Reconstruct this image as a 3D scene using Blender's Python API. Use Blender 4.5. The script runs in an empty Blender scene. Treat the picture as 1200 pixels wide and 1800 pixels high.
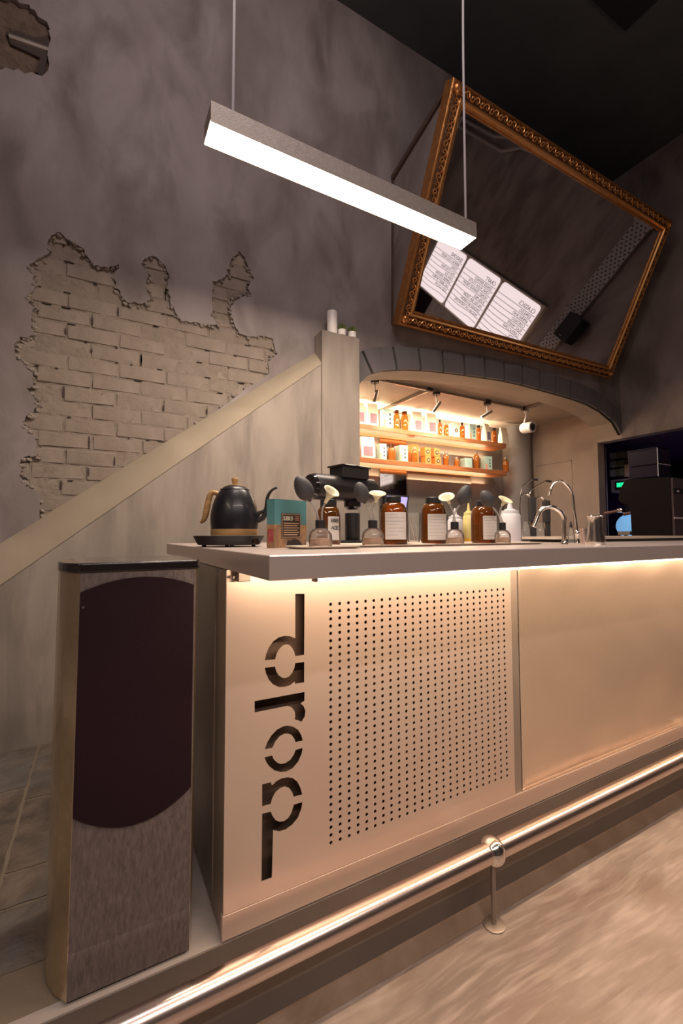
import bpy, bmesh, math, random
from mathutils import Vector, Matrix
random.seed(7)
PI = math.pi; R = math.radians
S = bpy.context.scene; COL = S.collection
# ---------------------------------------------------------------- camera (calibrated; the picture is 1200 x 1800)
F = 777.0; HF = 1.18; PLAT = 0.22
RX = Vector((0.876180967621559, -0.022307294790930778, -0.4814657792375893))
RY = Vector((-0.481974649915825, -0.04616950507960929, -0.8749678929190613))
RZ = Vector((-0.002710870020222869, 0.9986845154501067, -0.051204392232688516))
camd = bpy.data.cameras.new('camera'); cam = bpy.data.objects.new('camera', camd); COL.objects.link(cam)
M = Matrix((RX, RY, RZ)).to_4x4(); M.translation = (0, 0, HF); cam.matrix_world = M
camd.sensor_fit = 'HORIZONTAL'; camd.sensor_width = 36; camd.lens = F / 1200 * 36; camd.clip_start = .02
S.camera = cam
# ---------------------------------------------------------------- world, exposure, lights
w = bpy.data.worlds.new('world'); S.world = w; w.use_nodes = True
w.node_tree.nodes['Background'].inputs[0].default_value = (.5, .42, .42, 1)
w.node_tree.nodes['Background'].inputs[1].default_value = .02
S.view_settings.view_transform = 'Standard'; S.view_settings.look = 'None'
S.view_settings.gamma = 1; S.view_settings.use_curve_mapping = False; S.view_settings.exposure = 0.0
WARM = (1, .78, .55); SOFT = (1, .84, .76)
def area(name, loc, sx, sy, power, color, rot=(0, 0, 0), spread=180):
    l = bpy.data.lights.new(name, 'AREA'); l.shape = 'RECTANGLE'; l.size = sx; l.size_y = sy
    l.energy = power; l.color = color; l.spread = R(spread)
    o = bpy.data.objects.new(name, l); COL.objects.link(o); o.location = loc; o.rotation_euler = rot; return o
def spot(name, loc, target, power, color, angle=50, blend=.6, radius=.03):
    l = bpy.data.lights.new(name, 'SPOT'); l.energy = power; l.color = color; l.spot_size = R(angle); l.spot_blend = blend
    l.shadow_soft_size = radius; o = bpy.data.objects.new(name, l); COL.objects.link(o); o.location = loc
    d = Vector(target) - Vector(loc); o.rotation_euler = d.to_track_quat('-Z', 'Y').to_euler(); return o
# pendant over the counter, added unseen fill lamps for the room, LED strip under the worktop
area('pendant_light', (.94, 1.555, 2.612), 1.2, .09, 42, (1, .84, .68))
area('room_fill_light', (.5, -1.0, 2.75), 2.4, .12, 64, SOFT)  # added lamp out of view, brightens the room from behind
area('left_fill_light', (-1.6, -.4, 2.75), .12, 1.6, 24, (1, .80, .62))  # unseen lamp added for the warm light from the left
area('far_fill_light', (3.2, -.6, 2.9), 1.2, .12, 5, SOFT)  # added weak fill towards the right wall
area('room_fill_uplight', (.5, -1.0, 2.86), 2.4, .12, 24, (1, .86, .84), rot=(PI, 0, 0))  # added upward fill to raise the upper wall
area('wall_fill_light', (.4, .4, 4.6), 1.4, .2, 24, (1, .84, .82), rot=(R(48), 0, 0), spread=150)  # added lamp without fitting, brightens the upper back wall
area('counter_strip_light', (2.5, .815, 1.086), 4.3, .012, 32, (1, .70, .47), rot=(R(28), 0, 0))
for i, (x, tx) in enumerate(((1.95, 2.3), (2.62, 2.7), (3.35, 3.2))):
    spot('track_spot_light', (x + .03, 3.18, 2.31), (tx, 3.72, 2.1), 17, (1, .80, .58), 95)
area('shelf_top_fill_light', (2.9, 3.84, 2.262), 2.5, .03, 26, (1, .78, .54), rot=(R(212), 0, 0))  # added strip without fitting, lifts wall and ceiling of the niche
area('under_shelf_fill_light', (2.9, 3.875, 2.10), 2.5, .03, 9, (1, .66, .36), rot=(R(180 + 30), 0, 0))  # added to brighten the upper shelf's underside, no strip modelled
area('under_shelf_fill_light', (2.9, 3.875, 1.78), 2.5, .03, 8, (1, .66, .36), rot=(R(180 + 30), 0, 0))  # added likewise below the lower shelf
area('niche_fill_light', (2.9, 3.25, 2.46), 1.8, .2, 26, (1, .80, .62))  # added overhead fill for the niche, has no fixture
area('back_room_light', (5.9, 2.6, 2.0), .8, .8, 2.4, (.5, .45, 1))

# ---------------------------------------------------------------- projection helpers: a pixel of the photo on a known plane
def ray(px, py):
    d = Vector((px - 600, -(py - 900), -F)); return Vector((RX.dot(d), RY.dot(d), RZ.dot(d)))
CAM = Vector((0, 0, HF))
def atY(px, py, y): r = ray(px, py); return CAM + r * (y / r.y)
def atX(px, py, x): r = ray(px, py); return CAM + r * (x / r.x)
def atZ(px, py, z): r = ray(px, py); return CAM + r * ((z - HF) / r.z)
def mpp(px, y):                                           # metres per pixel at (column px, depth y)
    r = ray(px, 940); return (y / r.y)

# ---------------------------------------------------------------- materials
def mat(name, color, rough=.6, metal=0, c2=None, nscale=4, ncontrast=.5, bump=0, bscale=40, stretch=(1, 1, 1), trans=0,
        emit=None, es=0, coat=0, ior=1.45, rvar=0, detail=6, c3=None, c3scale=1.2, alpha=1, aniso=0, bigbump=0, bigscale=2):
    m = bpy.data.materials.new(name); m.use_nodes = True; nt = m.node_tree; N = nt.nodes; L = nt.links
    b = N['Principled BSDF']; b.inputs['Roughness'].default_value = rough; b.inputs['Metallic'].default_value = metal
    b.inputs['Base Color'].default_value = (*color, 1); b.inputs['IOR'].default_value = ior
    b.inputs['Transmission Weight'].default_value = trans; b.inputs['Coat Weight'].default_value = coat
    b.inputs['Alpha'].default_value = alpha
    if aniso: b.inputs['Anisotropic'].default_value = aniso
    if emit: b.inputs['Emission Color'].default_value = (*emit, 1); b.inputs['Emission Strength'].default_value = es
    tc = N.new('ShaderNodeTexCoord'); mp = N.new('ShaderNodeMapping'); mp.inputs['Scale'].default_value = stretch
    L.new(tc.outputs['Object'], mp.inputs['Vector'])
    def noise(scale, det=detail, dist=0):
        n = N.new('ShaderNodeTexNoise'); n.inputs['Scale'].default_value = scale; n.inputs['Detail'].default_value = det
        n.inputs['Distortion'].default_value = dist; L.new(mp.outputs[0], n.inputs['Vector']); return n
    if c2:
        n = noise(nscale, dist=.6); rp = N.new('ShaderNodeValToRGB'); L.new(n.outputs[0], rp.inputs[0])
        rp.color_ramp.elements[0].position = .5 - ncontrast / 2; rp.color_ramp.elements[1].position = .5 + ncontrast / 2
        rp.color_ramp.elements[0].color = (*color, 1); rp.color_ramp.elements[1].color = (*c2, 1)
        out = rp.outputs[0]
        if c3:
            n3 = noise(c3scale, 8, .4); r3 = N.new('ShaderNodeValToRGB'); L.new(n3.outputs[0], r3.inputs[0])
            r3.color_ramp.elements[0].position = .48; r3.color_ramp.elements[1].position = .68
            mx = N.new('ShaderNodeMix'); mx.data_type = 'RGBA'; L.new(r3.outputs[0], mx.inputs[0])
            L.new(out, mx.inputs[6]); mx.inputs[7].default_value = (*c3, 1); out = mx.outputs[2]
        L.new(out, b.inputs['Base Color'])
        if rvar:
            mr = N.new('ShaderNodeMapRange'); L.new(n.outputs[0], mr.inputs[0])
            mr.inputs[1].default_value = .3; mr.inputs[2].default_value = .7
            mr.inputs[3].default_value = rough - rvar; mr.inputs[4].default_value = rough + rvar; L.new(mr.outputs[0], b.inputs['Roughness'])
    last = None
    if bigbump:
        n = noise(bigscale, 2, .3); bp = N.new('ShaderNodeBump'); bp.inputs['Strength'].default_value = 1; bp.inputs['Distance'].default_value = bigbump
        L.new(n.outputs[0], bp.inputs['Height']); last = bp
    if bump:
        n = noise(bscale, 8); bp = N.new('ShaderNodeBump'); bp.inputs['Strength'].default_value = 1; bp.inputs['Distance'].default_value = bump
        L.new(n.outputs[0], bp.inputs['Height'])
        if last: L.new(last.outputs[0], bp.inputs['Normal'])
        last = bp
    if last: L.new(last.outputs[0], b.inputs['Normal'])
    return m
MT = {}
MT['plaster'] = mat('plaster', (.185, .15, .142), .78, c2=(.27, .232, .226), nscale=1.6, ncontrast=.3, bump=.004, bscale=9, stretch=(1.6, 1.6, .8), c3=(.14, .113, .106), c3scale=2.2)
MT['plaster_low'] = mat('plaster_low', (.225, .185, .155), .75, c2=(.30, .25, .212), nscale=2.2, ncontrast=.35, bump=.003, bscale=10, stretch=(2.5, 2, .6), c3=(.18, .148, .125), c3scale=3)
MT['ledge'] = mat('ledge', (.25, .20, .145), .8, c2=(.33, .27, .20), nscale=3, bump=.002, bscale=12)
MT['broken'] = mat('broken', (.20, .165, .145), .95, c2=(.30, .25, .21), nscale=14, bump=.02, bscale=40)
MT['rubble'] = mat('rubble', (.085, .055, .035), .95, c2=(.15, .105, .075), nscale=14, bump=.04, bscale=18)
MT['brick'] = mat('brick', (.18, .142, .113), .85, c2=(.24, .193, .158), nscale=9, bump=.004, bscale=30)
MT['mortar'] = mat('mortar', (.17, .134, .107), .9, c2=(.23, .185, .15), nscale=12, bump=.010, bscale=30)
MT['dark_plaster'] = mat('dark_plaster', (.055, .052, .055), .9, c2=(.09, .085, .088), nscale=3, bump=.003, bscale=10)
MT['ceiling'] = mat('ceiling', (.040, .043, .045), .9, c2=(.062, .064, .064), nscale=2, bump=.003, bscale=6)
MT['flat_black'] = mat('flat_black', (.006, .006, .007), .8)
MT['niche'] = mat('niche', (.40, .33, .26), .8, c2=(.50, .42, .33), nscale=2.5, bump=.003, bscale=10)
MT['niche_grey'] = mat('niche_grey', (.27, .25, .24), .75, c2=(.34, .315, .30), nscale=2.5, bump=.002, bscale=10)
MT['voussoir'] = mat('voussoir', (.125, .112, .115), .8, c2=(.155, .14, .14), nscale=5, bump=.002, bscale=20)
MT['floor'] = mat('floor', (.215, .172, .145), .42, c2=(.34, .28, .24), nscale=2.4, ncontrast=.25, bump=.0012, bscale=16, c3=(.21, .155, .125), c3scale=3.5, rvar=.12, stretch=(1, 1.7, 1))
def add_scratches(m, base_scale=9):
    nt = m.node_tree; N = nt.nodes; L = nt.links; b = N['Principled BSDF']; src = b.inputs['Base Color'].links[0].from_socket
    tc = N.new('ShaderNodeTexCoord'); acc = src
    for i, (ang, sc) in enumerate(((.5, (2.5, 26, 1)), (-.7, (2.8, 30, 1)), (1.4, (2.2, 22, 1)))):
        wn = N.new('ShaderNodeTexNoise'); wn.inputs['Scale'].default_value = 1.3; L.new(tc.outputs['Object'], wn.inputs['Vector'])
        ad = N.new('ShaderNodeMix'); ad.data_type = 'VECTOR'; ad.inputs[0].default_value = .10; L.new(tc.outputs['Object'], ad.inputs[4]); L.new(wn.outputs[1], ad.inputs[5])
        mp = N.new('ShaderNodeMapping'); mp.inputs['Rotation'].default_value = (0, 0, ang); mp.inputs['Scale'].default_value = sc; L.new(ad.outputs[1], mp.inputs[0])
        n = N.new('ShaderNodeTexNoise'); n.inputs['Scale'].default_value = 2.2; n.inputs['Detail'].default_value = 7; L.new(mp.outputs[0], n.inputs['Vector'])
        r = N.new('ShaderNodeValToRGB'); L.new(n.outputs[0], r.inputs[0]); r.color_ramp.elements[0].position = .52; r.color_ramp.elements[1].position = .78
        r.color_ramp.elements[1].color = (.5, .5, .5, 1)
        mx = N.new('ShaderNodeMix'); mx.data_type = 'RGBA'; L.new(r.outputs[0], mx.inputs[0]); L.new(acc, mx.inputs[6]); mx.inputs[7].default_value = ((.52, .44, .385, 1), (.14, .105, .085, 1), (.50, .42, .365, 1))[i]; acc = mx.outputs[2]
    L.new(acc, b.inputs['Base Color'])
add_scratches(MT['floor'])
MT['platform'] = mat('platform', (.26, .23, .21), .55, c2=(.35, .31, .285), nscale=6, bump=.001, bscale=40)
MT['slate'] = mat('slate', (.062, .046, .036), .6, c2=(.165, .125, .095), nscale=7, ncontrast=.35, bump=.03, bscale=10, c3=(.11, .10, .093), c3scale=3)
MT['grout'] = mat('grout', (.16, .125, .09), .9, bump=.002, bscale=60)
MT['steel'] = mat('steel', (.62, .50, .43), .38, .72, c2=(.67, .55, .47), nscale=2, detail=2)
MT['steel_wavy'] = mat('steel_wavy', (.74, .60, .48), .24, .8)
MT['steel_top'] = mat('steel_top', (.62, .51, .47), .33, .6, c2=(.67, .56, .52), nscale=2, detail=2)
MT['steel_dull'] = mat('steel_dull', (.27, .23, .20), .42, .7, c2=(.34, .29, .25), nscale=4, bump=.0004, bscale=60, rvar=.08)
MT['kick'] = mat('kick', (.12, .098, .085), .42, .5, c2=(.18, .15, .13), nscale=2.4, bump=.0004, bscale=80, rvar=.1, bigbump=.004, bigscale=2)
MT['kick_brown'] = mat('kick_brown', (.19, .125, .08), .5, .2, c2=(.30, .215, .15), nscale=8, bump=.001, bscale=60)
MT['chrome'] = mat('chrome', (.80, .75, .70), .14, 1, c2=(.74, .69, .64), nscale=20, rvar=.04)
MT['pipe'] = mat('pipe', (.74, .61, .55), .25, 1)
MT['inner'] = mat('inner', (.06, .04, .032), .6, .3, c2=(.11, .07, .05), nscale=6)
MT['gold'] = mat('gold', (.66, .31, .10), .36, .8, c2=(.42, .17, .055), nscale=30, bump=.002, bscale=90)
MT['gold_relief_lit'] = mat('gold_relief_lit', (.92, .46, .15), .34, .75, c2=(.70, .32, .10), nscale=30)  # carving made brighter in colour, as if lit from below
MT['gold_shaded'] = mat('gold_shaded', (.07, .03, .015), .5, .6, c2=(.14, .06, .025), nscale=45, bump=.006, bscale=110)  # shade in the gaps behind the scrolls, put into the colour
MT['gold_highlight'] = mat('gold_highlight', (.95, .50, .18), .30, .85)  # highlight on the inner bead painted as a brighter gold
MT['old_wood'] = mat('old_wood', (.075, .045, .035), .55, c2=(.11, .07, .055), nscale=6, stretch=(1, 1, 6))
MT['mirror'] = mat('mirror', (.84, .83, .87), .02, 1)
MT['mirror_niche'] = mat('mirror_niche', (.72, .70, .66), .05, 1)
MT['backsplash'] = mat('backsplash', (.38, .37, .36), .22, .45)
MT['niche_side'] = mat('niche_side', (.34, .265, .215), .8, c2=(.42, .33, .27), nscale=2.5, bump=.002, bscale=10)
MT['lamp_metal'] = mat('lamp_metal', (.44, .39, .35), .55, .3, c2=(.56, .50, .45), nscale=60, bump=.001, bscale=200)
MT['lamp_glow'] = mat('lamp_glow', (1, 1, 1), .5, emit=(1, .87, .66), es=13)
MT['strip_glow'] = mat('strip_glow', (1, 1, 1), .5, emit=(1, .80, .52), es=5)
MT['bulb_white'] = mat('bulb_white', (1, 1, 1), .5, emit=(1, .88, .72), es=10)
MT['cable'] = mat('cable', (.60, .56, .58), .6)
MT['speaker_side'] = mat('speaker_side', (.46, .35, .22), .24, .85, c2=(.60, .47, .31), nscale=70, ncontrast=.6, coat=.4, detail=3)
MT['speaker_front'] = mat('speaker_front', (.055, .043, .042), .45, .1, c2=(.14, .112, .108), nscale=55, ncontrast=.6, bump=.0006, bscale=200, stretch=(3, 1, .8), coat=.12)
MT['grille'] = mat('grille', (.010, .0028, .0060), .6, 0, ior=1.25, c2=(.014, .0045, .008), nscale=3, bump=.0004, bscale=400)
MT['gloss_black'] = mat('gloss_black', (.012, .009, .010), .12, 0, coat=.5)
MT['brass_cap'] = mat('brass_cap', (.42, .34, .22), .25, .8)
MT['black'] = mat('black', (.014, .013, .014), .45, c2=(.02, .019, .02), nscale=20)
MT['matte_black'] = mat('matte_black', (.020, .018, .019), .62, c2=(.028, .025, .026), nscale=12)
MT['machine_black'] = mat('machine_black', (.008, .006, .006), .4, ior=1.2)
MT['kettle'] = mat('kettle', (.018, .017, .021), .33, .3, coat=.1)
MT['grinder'] = mat('grinder', (.035, .03, .031), .38, .5)
MT['rubber'] = mat('rubber', (.045, .042, .044), .6, c2=(.055, .05, .052), nscale=20)
MT['wood_light'] = mat('wood_light', (.50, .30, .125), .45, c2=(.36, .19, .07), nscale=6, stretch=(1, 1, 6), ncontrast=.3)
MT['shelf_wood'] = mat('shelf_wood', (.46, .17, .065), .42, c2=(.34, .11, .04), nscale=4, stretch=(1, 8, 8), ncontrast=.3)
def glass(name, color, mixf, rough=.04):
    m = bpy.data.materials.new(name); m.use_nodes = True; N = m.node_tree.nodes; L = m.node_tree.links
    for n in list(N):
        if n.type != 'OUTPUT_MATERIAL': N.remove(n)
    o = [n for n in N if n.type == 'OUTPUT_MATERIAL'][0]
    t = N.new('ShaderNodeBsdfTransparent'); t.inputs[0].default_value = (*color, 1)
    g = N.new('ShaderNodeBsdfGlossy'); g.inputs['Roughness'].default_value = rough
    d = N.new('ShaderNodeBsdfDiffuse'); d.inputs[0].default_value = (*[c * .8 for c in color], 1)
    lw = N.new('ShaderNodeLayerWeight'); lw.inputs[0].default_value = .22
    m1 = N.new('ShaderNodeMixShader'); m1.inputs[0].default_value = mixf; L.new(t.outputs[0], m1.inputs[1]); L.new(d.outputs[0], m1.inputs[2])
    m2 = N.new('ShaderNodeMixShader'); ma = N.new('ShaderNodeMath'); ma.operation = 'ADD'; ma.inputs[1].default_value = .05; ma.use_clamp = True; L.new(lw.outputs[0], ma.inputs[0]); L.new(ma.outputs[0], m2.inputs[0]); L.new(m1.outputs[0], m2.inputs[1]); L.new(g.outputs[0], m2.inputs[2])
    L.new(m2.outputs[0], o.inputs[0]); return m
MT['glass'] = glass('glass', (.97, .96, .94), .10)
MT['amber'] = glass('amber', (.60, .20, .03), .18)
MT['amber_bright'] = glass('amber_bright', (.90, .38, .06), .30)
MT['amber_dark'] = glass('amber_dark', (.30, .075, .016), .25)
MT['paper'] = mat('paper', (.72, .68, .66), .8, c2=(.66, .62, .60), nscale=9)
MT['ink'] = mat('ink', (.05, .045, .06), .8)
MT['ink_grey'] = mat('ink_grey', (.36, .34, .34), .8)
MT['teal'] = mat('teal', (.085, .25, .265), .7, c2=(.10, .275, .285), nscale=5)
MT['kraft'] = mat('kraft', (.42, .235, .11), .8, c2=(.22, .13, .085), nscale=22, ncontrast=.2)
MT['kraft_light'] = mat('kraft_light', (.56, .36, .20), .8)
MT['dark_brown'] = mat('dark_brown', (.045, .028, .024), .8)
MT['red_print'] = mat('red_print', (.30, .02, .035), .8, c2=(.45, .12, .11), nscale=80)
MT['mint'] = mat('mint', (.40, .58, .50), .7, c2=(.46, .63, .55), nscale=6)
MT['peach'] = mat('peach', (.75, .38, .24), .7)
MT['cream'] = mat('cream', (.78, .70, .54), .7, c2=(.82, .75, .60), nscale=5, bump=.002, bscale=14)
MT['mauve'] = mat('mauve', (.30, .15, .18), .7, c2=(.42, .26, .30), nscale=6)
MT['slate_blue'] = mat('slate_blue', (.18, .16, .24), .7)
MT['orange_box'] = mat('orange_box', (.72, .26, .05), .6, c2=(.64, .20, .04), nscale=6)
MT['white'] = mat('white', (.74, .70, .68), .5, c2=(.70, .66, .64), nscale=6)
MT['porcelain'] = mat('porcelain', (.80, .74, .70), .35)
MT['plastic_white'] = mat('plastic_white', (.66, .64, .66), .45, trans=.0)
MT['yellow'] = mat('yellow', (.72, .62, .25), .45)
MT['yellow_deep'] = mat('yellow_deep', (.85, .50, .04), .45)
MT['bone'] = mat('bone', (.62, .55, .34), .4, c2=(.70, .64, .46), nscale=12)
MT['tube'] = glass('tube', (.85, .82, .78), .35)
MT['coffee'] = mat('coffee', (.50, .27, .16), .8, c2=(.64, .40, .27), nscale=90, bump=.002, bscale=150)
MT['tray'] = mat('tray', (.46, .37, .29), .5, c2=(.52, .43, .34), nscale=5)
MT['leaf'] = mat('leaf', (.07, .10, .02), .6, c2=(.15, .19, .06), nscale=20)
MT['soil'] = mat('soil', (.05, .035, .025), .9)
MT['screen'] = mat('screen', (.2, .18, .5), .3, emit=(.42, .36, .78), es=.9)
MT['board_glow'] = mat('board_glow', (.3, .28, .28), .5, emit=(1, .83, .80), es=1.0)
MT['green_glow'] = mat('green_glow', (0, .5, .2), .5, emit=(.02, .9, .35), es=1.1)
MT['globe_glow'] = mat('globe_glow', (.3, .6, .9), .3, emit=(.18, .42, .72), es=.85)
MT['purple_glow'] = mat('purple_glow', (.2, .05, .6), .5, emit=(.16, .05, .55), es=.8)
MT['blue_dot'] = mat('blue_dot', (.1, .1, .8), .5, emit=(.10, .08, 1), es=2)
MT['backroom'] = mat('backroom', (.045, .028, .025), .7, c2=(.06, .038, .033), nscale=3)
MT['crate'] = mat('crate', (.016, .011, .024), .3, ior=1.3)
MT['pale'] = mat('pale', (.50, .40, .42), .6)
MT['olive'] = mat('olive', (.24, .23, .13), .7)
MT['lilac'] = mat('lilac', (.42, .40, .42), .7)
MT['perf_metal'] = mat('perf_metal', (.33, .30, .30), .5, .2)
MT['machine_trim'] = mat('machine_trim', (.10, .07, .075), .4, .4)
MT['brown_handle'] = mat('brown_handle', (.13, .06, .05), .5)

# ---------------------------------------------------------------- mesh helpers
def tag(o, label=None, cat=None, group=None, kind=None):
    if label: o['label'] = label
    if cat: o['category'] = cat
    if group: o['group'] = group
    if kind: o['kind'] = kind
    return o
def thing(name, label, cat, loc=(0, 0, 0), rz=0, group=None):
    o = bpy.data.objects.new(name, None); COL.objects.link(o); o.location = loc; o.rotation_euler = (0, 0, rz)
    o.empty_display_size = .05
    return tag(o, label, cat, group)
def obj(name, bm, m, parent=None, smooth=False, bevel=0, loc=None, bseg=2):
    me = bpy.data.meshes.new(name)
    bmesh.ops.recalc_face_normals(bm, faces=bm.faces[:])
    if smooth:
        for f in bm.faces: f.smooth = True
    bm.to_mesh(me); bm.free(); me.materials.append(MT[m] if isinstance(m, str) else m)
    o = bpy.data.objects.new(name, me); COL.objects.link(o)
    if parent: o.parent = parent
    if loc: o.location = loc
    if smooth:
        try: me.set_sharp_from_angle(angle=R(38))
        except Exception: pass
    if bevel:
        b = o.modifiers.new('bevel', 'BEVEL'); b.width = bevel; b.segments = bseg; b.limit_method = 'ANGLE'
    return o
def B(): return bmesh.new()
def box(bm, x0, x1, y0, y1, z0, z1):
    v = [bm.verts.new(p) for p in ((x0, y0, z0), (x1, y0, z0), (x1, y1, z0), (x0, y1, z0), (x0, y0, z1), (x1, y0, z1), (x1, y1, z1), (x0, y1, z1))]
    for f in ((0, 3, 2, 1), (4, 5, 6, 7), (0, 1, 5, 4), (1, 2, 6, 5), (2, 3, 7, 6), (3, 0, 4, 7)): bm.faces.new([v[i] for i in f])
    return bm
def bx(*a): return box(B(), *a)
def lathe(bm, prof, n=32, c=(0, 0, 0), close=True, mtx=None):
    rings = []
    for r, z in prof:
        ring = []
        for k in range(n):
            a = 2 * PI * k / n; p = Vector((r * math.cos(a), r * math.sin(a), z))
            if mtx: p = mtx @ p
            ring.append(bm.verts.new(p + Vector(c)))
        rings.append(ring)
    for a, b in zip(rings, rings[1:]):
        for k in range(n): bm.faces.new((a[k], a[(k + 1) % n], b[(k + 1) % n], b[k]))
    if close:
        bm.faces.new(rings[0][::-1]); bm.faces.new(rings[-1])
    return bm
def tube(bm, pts, r, n=12, cap=True, smooth_pts=0):
    pts = [Vector(p) for p in pts]; rs = r if isinstance(r, (list, tuple)) else [r] * len(pts)
    if smooth_pts:
        np_, nr = [], []
        for i in range(len(pts) - 1):
            p0 = pts[max(i - 1, 0)]; p1 = pts[i]; p2 = pts[i + 1]; p3 = pts[min(i + 2, len(pts) - 1)]
            for k in range(smooth_pts):
                t = k / smooth_pts
                np_.append(.5 * ((2 * p1) + (p2 - p0) * t + (2 * p0 - 5 * p1 + 4 * p2 - p3) * t * t + (3 * p1 - p0 - 3 * p2 + p3) * t ** 3))
                nr.append(rs[i] * (1 - t) + rs[i + 1] * t)
        np_.append(pts[-1]); nr.append(rs[-1]); pts, rs = np_, nr
    rings = []; up = None
    for i, p in enumerate(pts):
        d = (pts[min(i + 1, len(pts) - 1)] - pts[max(i - 1, 0)]).normalized()
        if up is None: up = d.orthogonal().normalized()
        else: up = (up - d * up.dot(d)).normalized()
        s = d.cross(up)
        rings.append([bm.verts.new(p + (up * math.cos(2 * PI * k / n) + s * math.sin(2 * PI * k / n)) * rs[i]) for k in range(n)])
    for a, b in zip(rings, rings[1:]):
        for k in range(n): bm.faces.new((a[k], a[(k + 1) % n], b[(k + 1) % n], b[k]))
    if cap: bm.faces.new(rings[0][::-1]); bm.faces.new(rings[-1])
    return bm
def prism(bm, poly, fn0, fn1):
    """closed prism over a polygon: fn0/fn1 turn a polygon vertex into the two end points"""
    a = [bm.verts.new(fn0(p)) for p in poly]; b = [bm.verts.new(fn1(p)) for p in poly]; n = len(poly)
    bm.faces.new(a); bm.faces.new(b[::-1])
    for k in range(n): bm.faces.new((a[k], b[k], b[(k + 1) % n], a[(k + 1) % n]))
    return bm
def prismY(bm, poly, y0, y1): return prism(bm, poly, lambda p: (p[0], y0, p[1]), lambda p: (p[0], y1, p[1]))
def prismX(bm, poly, x0, x1): return prism(bm, poly, lambda p: (x0, p[0], p[1]), lambda p: (x1, p[0], p[1]))
def prismZ(bm, poly, z0, z1): return prism(bm, poly, lambda p: (p[0], p[1], z0), lambda p: (p[0], p[1], z1))
def plate(name, outer, holes, y0, thick, m, parent=None, jag=0):
    """flat plate in the XZ plane with holes (2D curve fill), front face at y0, thickness towards +Y"""
    cu = bpy.data.curves.new(name, 'CURVE'); cu.dimensions = '2D'; cu.fill_mode = 'BOTH'; cu.extrude = thick / 2
    for poly in [outer] + holes:
        sp = cu.splines.new('POLY'); sp.points.add(len(poly) - 1); sp.use_cyclic_u = True
        for i, p in enumerate(poly): sp.points[i].co = (p[0], p[1], 0, 1)
    o = bpy.data.objects.new(name + '_c', cu); COL.objects.link(o)
    dg = bpy.context.evaluated_depsgraph_get(); me = bpy.data.meshes.new_from_object(o.evaluated_get(dg))
    bpy.data.objects.remove(o); bpy.data.curves.remove(cu)
    me.name = name
    me.transform(Matrix.Translation((0, y0 + thick / 2, 0)) @ Matrix.Rotation(PI / 2, 4, 'X'))
    me.materials.clear(); me.materials.append(MT[m]); r = bpy.data.objects.new(name, me); COL.objects.link(r)
    if parent: r.parent = parent
    return r
def text(body, size, m, parent, loc, rot=(PI / 2, 0, 0), name='lettering', align='LEFT', sx=1, ext=.0008):
    cu = bpy.data.curves.new(name, 'FONT'); cu.body = body; cu.size = size; cu.align_x = align; cu.resolution_u = 2; cu.extrude = ext
    o = bpy.data.objects.new(name + '_c', cu); COL.objects.link(o)
    dg = bpy.context.evaluated_depsgraph_get(); me = bpy.data.meshes.new_from_object(o.evaluated_get(dg))
    bpy.data.objects.remove(o); bpy.data.curves.remove(cu); me.name = name
    me.materials.clear(); me.materials.append(MT[m]); r = bpy.data.objects.new(name, me); COL.objects.link(r)
    r.parent = parent; r.location = loc; r.rotation_euler = rot; r.scale = (sx, 1, 1)
    return r
def struct(name, bm, m, parent=None, **k):
    o = obj(name, bm, m, parent, **k)
    if not parent: o['kind'] = 'structure'
    return o
def copy_tree(o, parent=None):
    c = o.copy(); COL.objects.link(c)
    if parent: c.parent = parent
    for ch in list(o.children): copy_tree(ch, c)
    return c

# ================================================================ THE ROOM
XR = 4.742; YU = 2.58; YL = 2.48; YC = 1.0933; CEIL = 4.95; ZB = PLAT
XL = -2.6; YB = -3.2
struct('floor', bx(XL, XR, YB, 1.06, -.1, 0), 'floor')
plat = struct('floor_raised', bx(XL, 8.2, 1.0935, 5.0, -.1, PLAT), 'platform'); 
struct('ceiling', bx(XL, XR + .2, YB, YU + .3, CEIL, CEIL + .1), 'ceiling')
struct('wall_left', bx(XL - .1, XL, YB, YU + .3, -.1, CEIL), 'plaster')
struct('wall_front', bx(XL, XR, YB - .1, YB, -.1, CEIL), 'dark_plaster')
# right wall: two door openings, header at 2.17
rw = B()
for y0, y1, z0, z1 in ((YB, -1.7, 0, 2.1), (-.75, 1.0, 0, 2.17), (YB, YU, 2.17, CEIL)): box(rw, XR, XR + .12, y0, y1, z0, z1)
struct('wall_right', rw, 'plaster')
box_ = B(); box(box_, XR + .0, 6.8, -2.4, -2.3, 0, 2.3); box(box_, 6.7, 6.8, -2.4, -.2, 0, 2.3); box(box_, XR + .13, 6.8, -.3, -.2, 0, 2.3); box(box_, XR + .13, 6.8, -2.4, -.2, 2.2, 2.3)
struct('wall_side_room', box_, 'backroom')
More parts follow.
